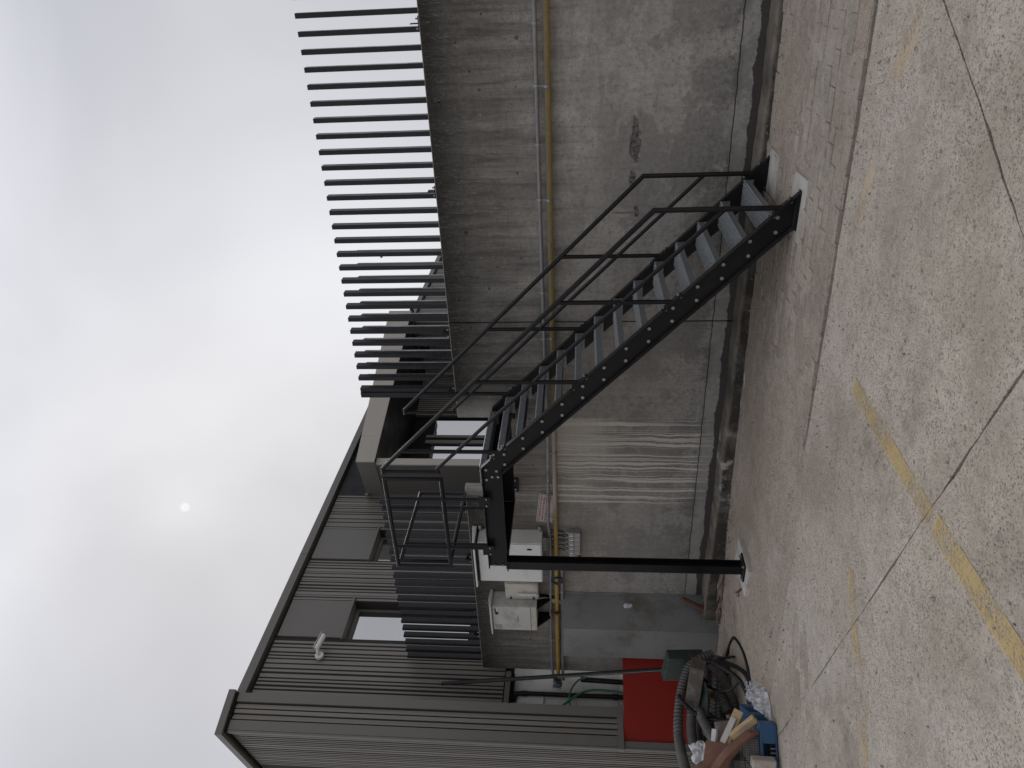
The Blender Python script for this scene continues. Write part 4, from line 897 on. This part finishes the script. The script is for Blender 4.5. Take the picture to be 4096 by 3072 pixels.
chose([(-7.15, 5.62, .16), (-6.98, 5.62, .15), (-6.87, 5.50, .10), (-6.93, 5.33, .0), (-7.05, 5.17, -.055), (-7.17, 4.98, -.065), (-7.4, 4.7, -.07)], 'thick corrugated hose bending down onto the ground inside the cable loops', .058)
chose([(-7.25, 5.48, .22), (-7.1, 5.36, .16), (-6.99, 5.22, .08), (-7.0, 5.05, .02)], 'short corrugated hose end crossing under the cable loops')
chose([(-7.5, 5.35, .14), (-7.36, 5.15, .15), (-7.28, 4.9, .17), (-7.2, 4.6, .2), (-7.1, 4.3, .2), (-7.0, 3.9, .2)], 'corrugated grey hose deep in the shaded middle of the pile')
chose([(-7.15, 5.85, -.06), (-7.30, 5.60, .02), (-7.42, 5.30, .06), (-7.42, 4.9, .08), (-7.3, 4.5, .08), (-7.15, 4.1, .08)], 'corrugated grey hose low at the back of the pile near the red board')
chose([(-7.35, 5.75, .12), (-7.45, 5.50, .22), (-7.52, 5.15, .28), (-7.45, 4.75, .30), (-7.3, 4.4, .28), (-7.15, 4.0, .25)], 'corrugated grey hose at the very back of the pile against the red board')
chose([(-7.05, 5.72, -.06), (-7.2, 5.5, -.02), (-7.32, 5.25, .03), (-7.3, 4.95, .05), (-7.15, 4.6, .06), (-7.0, 4.3, .05)], 'corrugated grey hose on the ground behind the bent thick one')
chose([(-7.25, 5.98, -.06), (-7.48, 5.72, .0), (-7.62, 5.40, .06), (-7.60, 5.0, .10), (-7.45, 4.6, .12), (-7.3, 4.2, .12)], 'added corrugated hose filling the dark shadow between the red board and the pile')  # this hose and the next are added to cover red where shadow lies
chose([(-7.5, 5.9, .02), (-7.62, 5.6, .14), (-7.7, 5.25, .2), (-7.62, 4.85, .22), (-7.45, 4.4, .2)], 'added corrugated hose standing in for dark shadow at the far left of the red board')
# black cables
def cable(pts, r, label, name='black_cable'): return tag(MB().tube(smooth_path(pts, 10), r, 10).build(name, M_rub, smooth=60), label, 'cable', 'black cables looped on the pile')
cable([(-7.1, 5.5, .18), (-6.86, 5.46, .33), (-6.70, 5.40, .29), (-6.53, 5.3, .20), (-6.39, 5.1, .093), (-6.36, 4.95, -.007), (-6.43, 4.85, -.064), (-6.5, 4.8, -.085)], .022, 'inner black cable arc above the bent corrugated hose')
cable([(-6.95, 5.55, .25), (-6.774, 5.5, .247), (-6.538, 5.3, .05), (-6.302, 5.0, -.055), (-6.27, 4.75, -.075), (-6.50, 4.72, -.075), (-6.84, 4.85, .01), (-6.99, 4.95, .183), (-7.09, 5.08, .342), (-7.03, 5.2, .494), (-7.06, 5.28, .50)], .023, 'large black cable loop standing over the pile')
cable([(-6.98, 5.74, -.07), (-6.80, 5.76, -.095), (-6.57, 5.66, -.09), (-6.42, 5.50, -.088), (-6.27, 5.24, -.085), (-6.235, 4.98, -.083), (-6.33, 4.80, -.08), (-6.42, 4.76, -.08)], .018, 'black cable loop lying out on the dirt beside the footing')
cable([(-6.86, 5.30, .28), (-6.80, 5.2, .22), (-6.72, 5.10, .14), (-6.60, 5.02, .06), (-6.45, 4.98, .0), (-6.37, 4.98, -.02)], .013, 'thin black cable strung across the middle of the loops')
cable([(-7.15, 5.0, .30), (-7.05, 4.92, .20), (-6.95, 4.85, .10), (-6.85, 4.82, .05), (-6.72, 4.8, .0), (-6.56, 4.78, -.03)], .012, 'thin black cable running beside the large loop towards the timber')
cable([(-7.2, 4.95, .28), (-7.1, 4.85, .18), (-6.95, 4.72, .06), (-6.8, 4.6, .02)], .012, 'lowest thin black cable ending at the wire mesh')
tag(MB().tube([(-6.82, 5.58, .06), (-6.59, 5.43, -.065)], .014, 8).build('black_rod', M_rub, smooth=40), 'short black rod end poking out of the cable loops', 'rod')
# green tub, dish, timber block
gt = thing('green_tub', 'dark green plastic tub tipped on its side above the hoses', 'tub', (-7.22, 5.72, 0))
RT = Matrix.Rotation(R(6), 3, 'Y')@Matrix.Rotation(R(8), 3, 'X')
MB().cbox((-7.21, 5.74, .385), (.39, .012, .42), RT).build('bottom', M_green, gt, bevel=.004)
for c_, s_ in (((-.19, .06, 0), (.012, .12, .42)), ((.19, .06, 0), (.012, .12, .42)), ((0, .06, .205), (.39, .12, .012)), ((0, .06, -.205), (.39, .12, .012))):
    MB().cbox(Vector((-7.21, 5.74, .385))+RT@Vector(c_), s_, RT).build('side', M_green, gt, bevel=.004)
n_ = 24; dsh = MB()
for ring, (rr, hh) in enumerate(((0.001, .0), (.6, .012), (1, .045), (1.0, .055), (.58, .022), (.001, .010))):
    for i in range(n_):
        t = 2*math.pi*i/n_; dsh.v.append((.24*rr*math.cos(t), .15*rr*math.sin(t), hh))
for r_ in range(5):
    for i in range(n_): a = r_*n_+i; c = r_*n_+(i+1) % n_; dsh.f.append((a, c, c+n_, a+n_))
o = dsh.build('plastic_dish', M_green, smooth=50); o.location = (-6.93, 5.12, .225); o.rotation_euler = (R(6), R(2), R(8)); tag(o, 'dark green oval plastic dish on edge below the timber block', 'dish')
o = MB().cbox((0, 0, 0), (.60, .15, .15)).build('timber_block', M_wood, bevel=.006); o.location = (-6.86, 5.28, .345); o.rotation_euler = (R(-16), R(2), R(4)); tag(o, 'dusty dark timber block lying across the top of the hoses', 'timber')
o = MB().cbox((0, 0, 0), (.14, .05, .10)).build('timber_offcut', M_woodl, bevel=.004); o.location = (-7.05, 5.30, .20); o.rotation_euler = (.3, .2, .3); tag(o, 'small raw timber chip wedged under the timber block', 'timber')
# pallet
pc = Vector((-5.80, 4.09, -.092)); pu = Vector((-.731, -.682, 0)); pv_ = Vector((-.682, .731, 0))
pal = thing('plastic_pallet', 'blue plastic pallet under the bricks and felt at the left edge', 'pallet', tuple(pc))
RP = Matrix(((pu.x, pv_.x, 0), (pu.y, pv_.y, 0), (0, 0, 1)))
def plb(name, u0, u1, v0, v1, z0, z1, mat, bevel=.004, parent=pal):
    return MB().cbox(pc+pu*(u0+u1)/2+pv_*(v0+v1)/2+Vector((0, 0, (z0+z1)/2)), (u1-u0, v1-v0, z1-z0), RP).build(name, mat, parent, bevel=bevel)
for u0 in (0, .42, 1.02):
    for v0 in (0, .34, .68): plb('foot', u0, u0+.16, v0, v0+.12, .012, .12, M_blue)
for v0 in (0, .34, .68): plb('skid', 0, 1.2, v0, v0+.12, 0, .0115, M_blue, .002)
for k in range(9): plb('deck_slat', 0, 1.2, k*.09, k*.09+.07, .1205, .14, M_blue, .003)
for k in range(6): plb('skid_bar', .2+k*.035, .206+k*.035, .02, .035, .0, .05, M_grey, 0)
# bricks on the pallet
def BL(i, j, lz):
    w1 = ('first', 'second', 'third', 'fourth')[i]; w2 = ('front', 'middle', 'back')[j]; w3 = ('lower', 'upper')[lz]
    return '%s layer dark paving brick, %s from the pallet corner in the %s row' % (w3, w1, w2)
bs = None; kk = 0
for lz in range(2):
    for i in range(4):
        for j in range(3):
            if lz == 1 and (i == 0 or j == 0): continue
            o = None
            if bs is None: o = bs = MB().cbox((0, 0, 0), (.20, .10, .095)).build('paving_brick', M_brick, bevel=.008)
            else: o = bs.copy(); COL.objects.link(o)
            p_ = pc+pu*(.22+i*.225+random.uniform(-.008, .008))+pv_*(.10+j*.13)+Vector((0, 0, .189+lz*.097)); o.location = p_; o.rotation_euler = (0, 0, math.atan2(pu.y, pu.x)+random.uniform(-.06, .06))
            tag(o, BL(i, j, lz), 'brick', 'dark bricks stacked on the blue pallet')
o = MB().cbox((0, 0, 0), (.085, .085, .20)).build('pale_block', M_pale, bevel=.012); o.location = pc+pu*.30-pv_*.05+Vector((0, 0, .135)); o.rotation_euler = (.06, .05, .5); tag(o, 'pale splintered block standing against the blue pallet edge', 'block')
wm = MB(); 
for k in range(22): wm.tube([pc+pu*(.02+k*.02)+pv_*.03+Vector((0, 0, .145)), pc+pu*(.02+k*.02)+pv_*.05+Vector((0, 0, .30))], .0012, 4)
for k in range(8): wm.tube([pc+pu*.02+pv_*(.03+k*.0026)+Vector((0, 0, .15+k*.021)), pc+pu*.44+pv_*(.03+k*.0026)+Vector((0, 0, .15+k*.021))], .0012, 4)
tag(wm.build('wire_mesh', M_bolt), 'fine wire mesh sheet propped behind the timber offcuts', 'mesh')
# timber offcuts and foam
def stick(name, a, b, w, h, mat, label, cat, roll=0):
    a, b = Vector(a), Vector(b); d_ = b-a; rot = d_.to_track_quat('X', 'Z').to_matrix()@Matrix.Rotation(roll, 3, 'X')
    return tag(MB().cbox((a+b)/2, (d_.length, w, h), rot).build(name, mat, bevel=.004), label, cat)
stick('timber_offcut', (-5.99, 4.34, .15), (-6.13, 4.10, .31), .05, .085, M_woodl, 'sawn timber batten with a fresh yellow end on the pallet', 'timber', .3)
stick('timber_offcut', (-5.86, 4.18, .06), (-6.05, 4.12, .25), .055, .06, M_woodl, 'broken pale timber offcut pointing down over the pallet corner', 'timber', .1)
stick('timber_offcut', (-6.09, 4.30, .30), (-6.22, 4.02, .28), .025, .14, M_wood, 'grey weathered board scrap with nail holes on the pallet', 'timber', .4)
stick('foam_piece', (-6.02, 4.28, .20), (-6.13, 4.11, .315), .10, .045, M_foam, 'white foam strip bound to the timber batten', 'foam', .3)
stick('foam_piece', (-6.14, 4.25, .36), (-6.24, 4.05, .40), .05, .05, M_foam, 'white foam wedge behind the grey board scrap', 'foam', .8)
# brown felt
fo = thing('felt_strip', 'thick brown felt strip folded in layers and hanging over the pallet corner', 'felt', (-6.0, 4.0, .05))
base = [(-5.875, 4.075, .07), (-5.93, 4.02, .17), (-6.0, 3.955, .27), (-6.08, 3.88, .36), (-6.18, 3.79, .44), (-6.3, 3.7, .5)]
for k in range(5): ribbon(smooth_path([(p_[0]+.004*k, p_[1]-.009*k, p_[2]+.017*k+.004*math.sin(k*3+i)) for i, p_ in enumerate(base)], 5), .10, .013, (-.55, .80, .25)).build('layer', M_felt, fo, bevel=.003)
fd = thing('felt_strip', 'brown felt sheet folded upright behind the hanging strip', 'felt', (-6.25, 4.1, .3))
for k in range(4): ribbon(smooth_path([(-6.10-.02*k, 4.10-.012*k, .36+.004*k), (-6.22-.01*k, 3.95-.01*k, .40), (-6.36, 3.82-.01*k, .43)], 6), .22-.01*k, .012, (-.2, .25, .95)).build('layer', M_felt, fd, bevel=.003)
fr2 = thing('felt_roll', 'rolled brown felt lying at the left edge on top of the bricks', 'felt', (-6.45, 4.0, .4))
sp_ = []
for i in range(110):
    t = i*.18; r_ = .03+.0062*t; sp_.append(Vector((-6.42, 3.95, .44))+Vector((-.62, -.70, .1)).normalized()*r_*math.cos(t)+Vector((0, 0, 1))*r_*math.sin(t))
ribbon(sp_, .30, .010, (-.70, .64, .0)).build('roll', M_felt, fr2, smooth=50)
tag(crumple('white_sack', (-6.55, 4.28, .42), .10, .10, .12, M_foam, None, None, 31), 'white sack corner between the felt roll and the hoses', 'sack')
# crumpled film
fb_ = MB(); nn_ = 26
for j in range(nn_+1):
    for i in range(nn_+1):
        u, v = i/nn_, j/nn_; x = -6.50+.66*u+.10*(v-.5); y = 4.98-.70*u+.34*(v-.5)*(1-.3*u); e_ = min(u, 1-u, v, 1-v)*3
        h_ = (.10*abs(mnoise.noise(Vector((u*5, v*5, 2))))+.07*abs(mnoise.noise(Vector((u*12, v*12, 7))))+.04)*min(1, e_)
        fb_.v.append((x+.02*mnoise.noise(Vector((u*9, v*9, 4))), y+.02*mnoise.noise(Vector((u*9, v*9, 9))), G(x)+.004+h_*.9))
for j in range(nn_):
    for i in range(nn_): k = j*(nn_+1)+i; fb_.f.append((k, k+1, k+nn_+2, k+nn_+1))
tag(fb_.build('plastic_film', M_film), 'crumpled sheet of clear plastic film on the ground by the pallet', 'film')
# ================================================================== litter and loose stones
rnd = random.Random(12); lt = MB()
for k in range(260):
    x = rnd.uniform(-8.0, -5.2) if rnd.random() < .75 else rnd.uniform(-5.2, -.3); y = 6.46-abs(rnd.gauss(0, .16)); s_ = rnd.uniform(.004, .018)
    if x < -7.3: y = 6.33-abs(rnd.gauss(0, .1))
    rot = Euler((rnd.uniform(-.8, .8), rnd.uniform(-.8, .8), rnd.uniform(0, 6))).to_matrix(); c0 = Vector((x, y, G(x)+.012+rnd.uniform(0, .022)))
    lt.add([c0+rot@Vector((-s_*1.6, 0, 0)), c0+rot@Vector((0, -s_*.6, s_*.3)), c0+rot@Vector((s_*1.6, 0, 0)), c0+rot@Vector((0, s_*.6, s_*.25))], [(0, 1, 2), (0, 2, 3)])
o = lt.build('leaf_litter', M_litter, kind='stuff'); o['label'] = 'dry leaves and dirt gathered along the foot of the wall'; o['category'] = 'litter'
pb = MB()
for k in range(1500):
    x, y = rnd.uniform(-8, .4), rnd.uniform(1.6, 6.45); s_ = abs(rnd.gauss(0, .0042))+.002
    if rnd.random() < .02: s_ *= 2.6
    if rnd.random() < .35: y = rnd.gauss(4.45, .12)
    z = G(x)-.008+(.0 if y < 4.5 else max(0, dirt_h(x, y)+.008))
    rot = Euler((rnd.uniform(0, 6), rnd.uniform(0, 6), rnd.uniform(0, 6))).to_matrix()
    vs_ = [Vector((x, y, z+s_*.4))+rot@(Vector(q)*s_*rnd.uniform(.7, 1.2)) for q in ((1, 0, 0), (-1, 0, 0), (0, 1, 0), (0, -1, 0), (0, 0, .7), (0, 0, -.7))]
    pb.add(vs_, [(0, 2, 4), (2, 1, 4), (1, 3, 4), (3, 0, 4), (2, 0, 5), (1, 2, 5), (3, 1, 5), (0, 3, 5)])
o = pb.build('loose_pebbles', M_peb, kind='stuff'); o['label'] = 'loose pebbles and grit scattered over the yard'; o['category'] = 'gravel'
# larger rubble by the wall foot and twig litter near the duct
tw_ = MB()
for k in range(26):
    x = rnd.uniform(-6.9, -5.9); y = rnd.uniform(5.6, 6.4); a = rnd.uniform(0, 6.3); l_ = rnd.uniform(.04, .16); z = G(x)+.018
    tw_.tube([(x, y, z), (x+l_*.5*math.cos(a)+.01, y+l_*.5*math.sin(a), z+.008), (x+l_*math.cos(a), y+l_*math.sin(a), z)], .002, 5)
o = tw_.build('twigs', M_litter, kind='stuff'); o['label'] = 'thin dry twigs lying on the dirt near the duct'; o['category'] = 'twigs'

# old rags and leaves blown against the duct foot
M_rag = simple('muddy_rag', (.17, .13, .105), .95, 0, .3, 14, ((.3, .26, .21), .5, 10), .5, 90)
tag(crumple('muddy_rag', (-6.45, 6.36, G(-6.45)+.035), .26, .045, .035, M_rag, None, None, 41, 18, .5), 'long muddy rag lying against the kerb left of the post', 'rag')
tag(crumple('muddy_rag', (-6.95, 6.34, G(-6.95)+.03), .15, .05, .03, M_rag, None, None, 43, 18, .5), 'small muddy rag beside the foot of the rusty pipe', 'rag')
tag(crumple('paper_scrap', (-3.72, 6.40, G(-3.72)+.012), .09, .02, .008, M_foam, None, None, 47, 12, .4), 'flat white scrap of paper on the dirt below the middle of the stair', 'scrap')
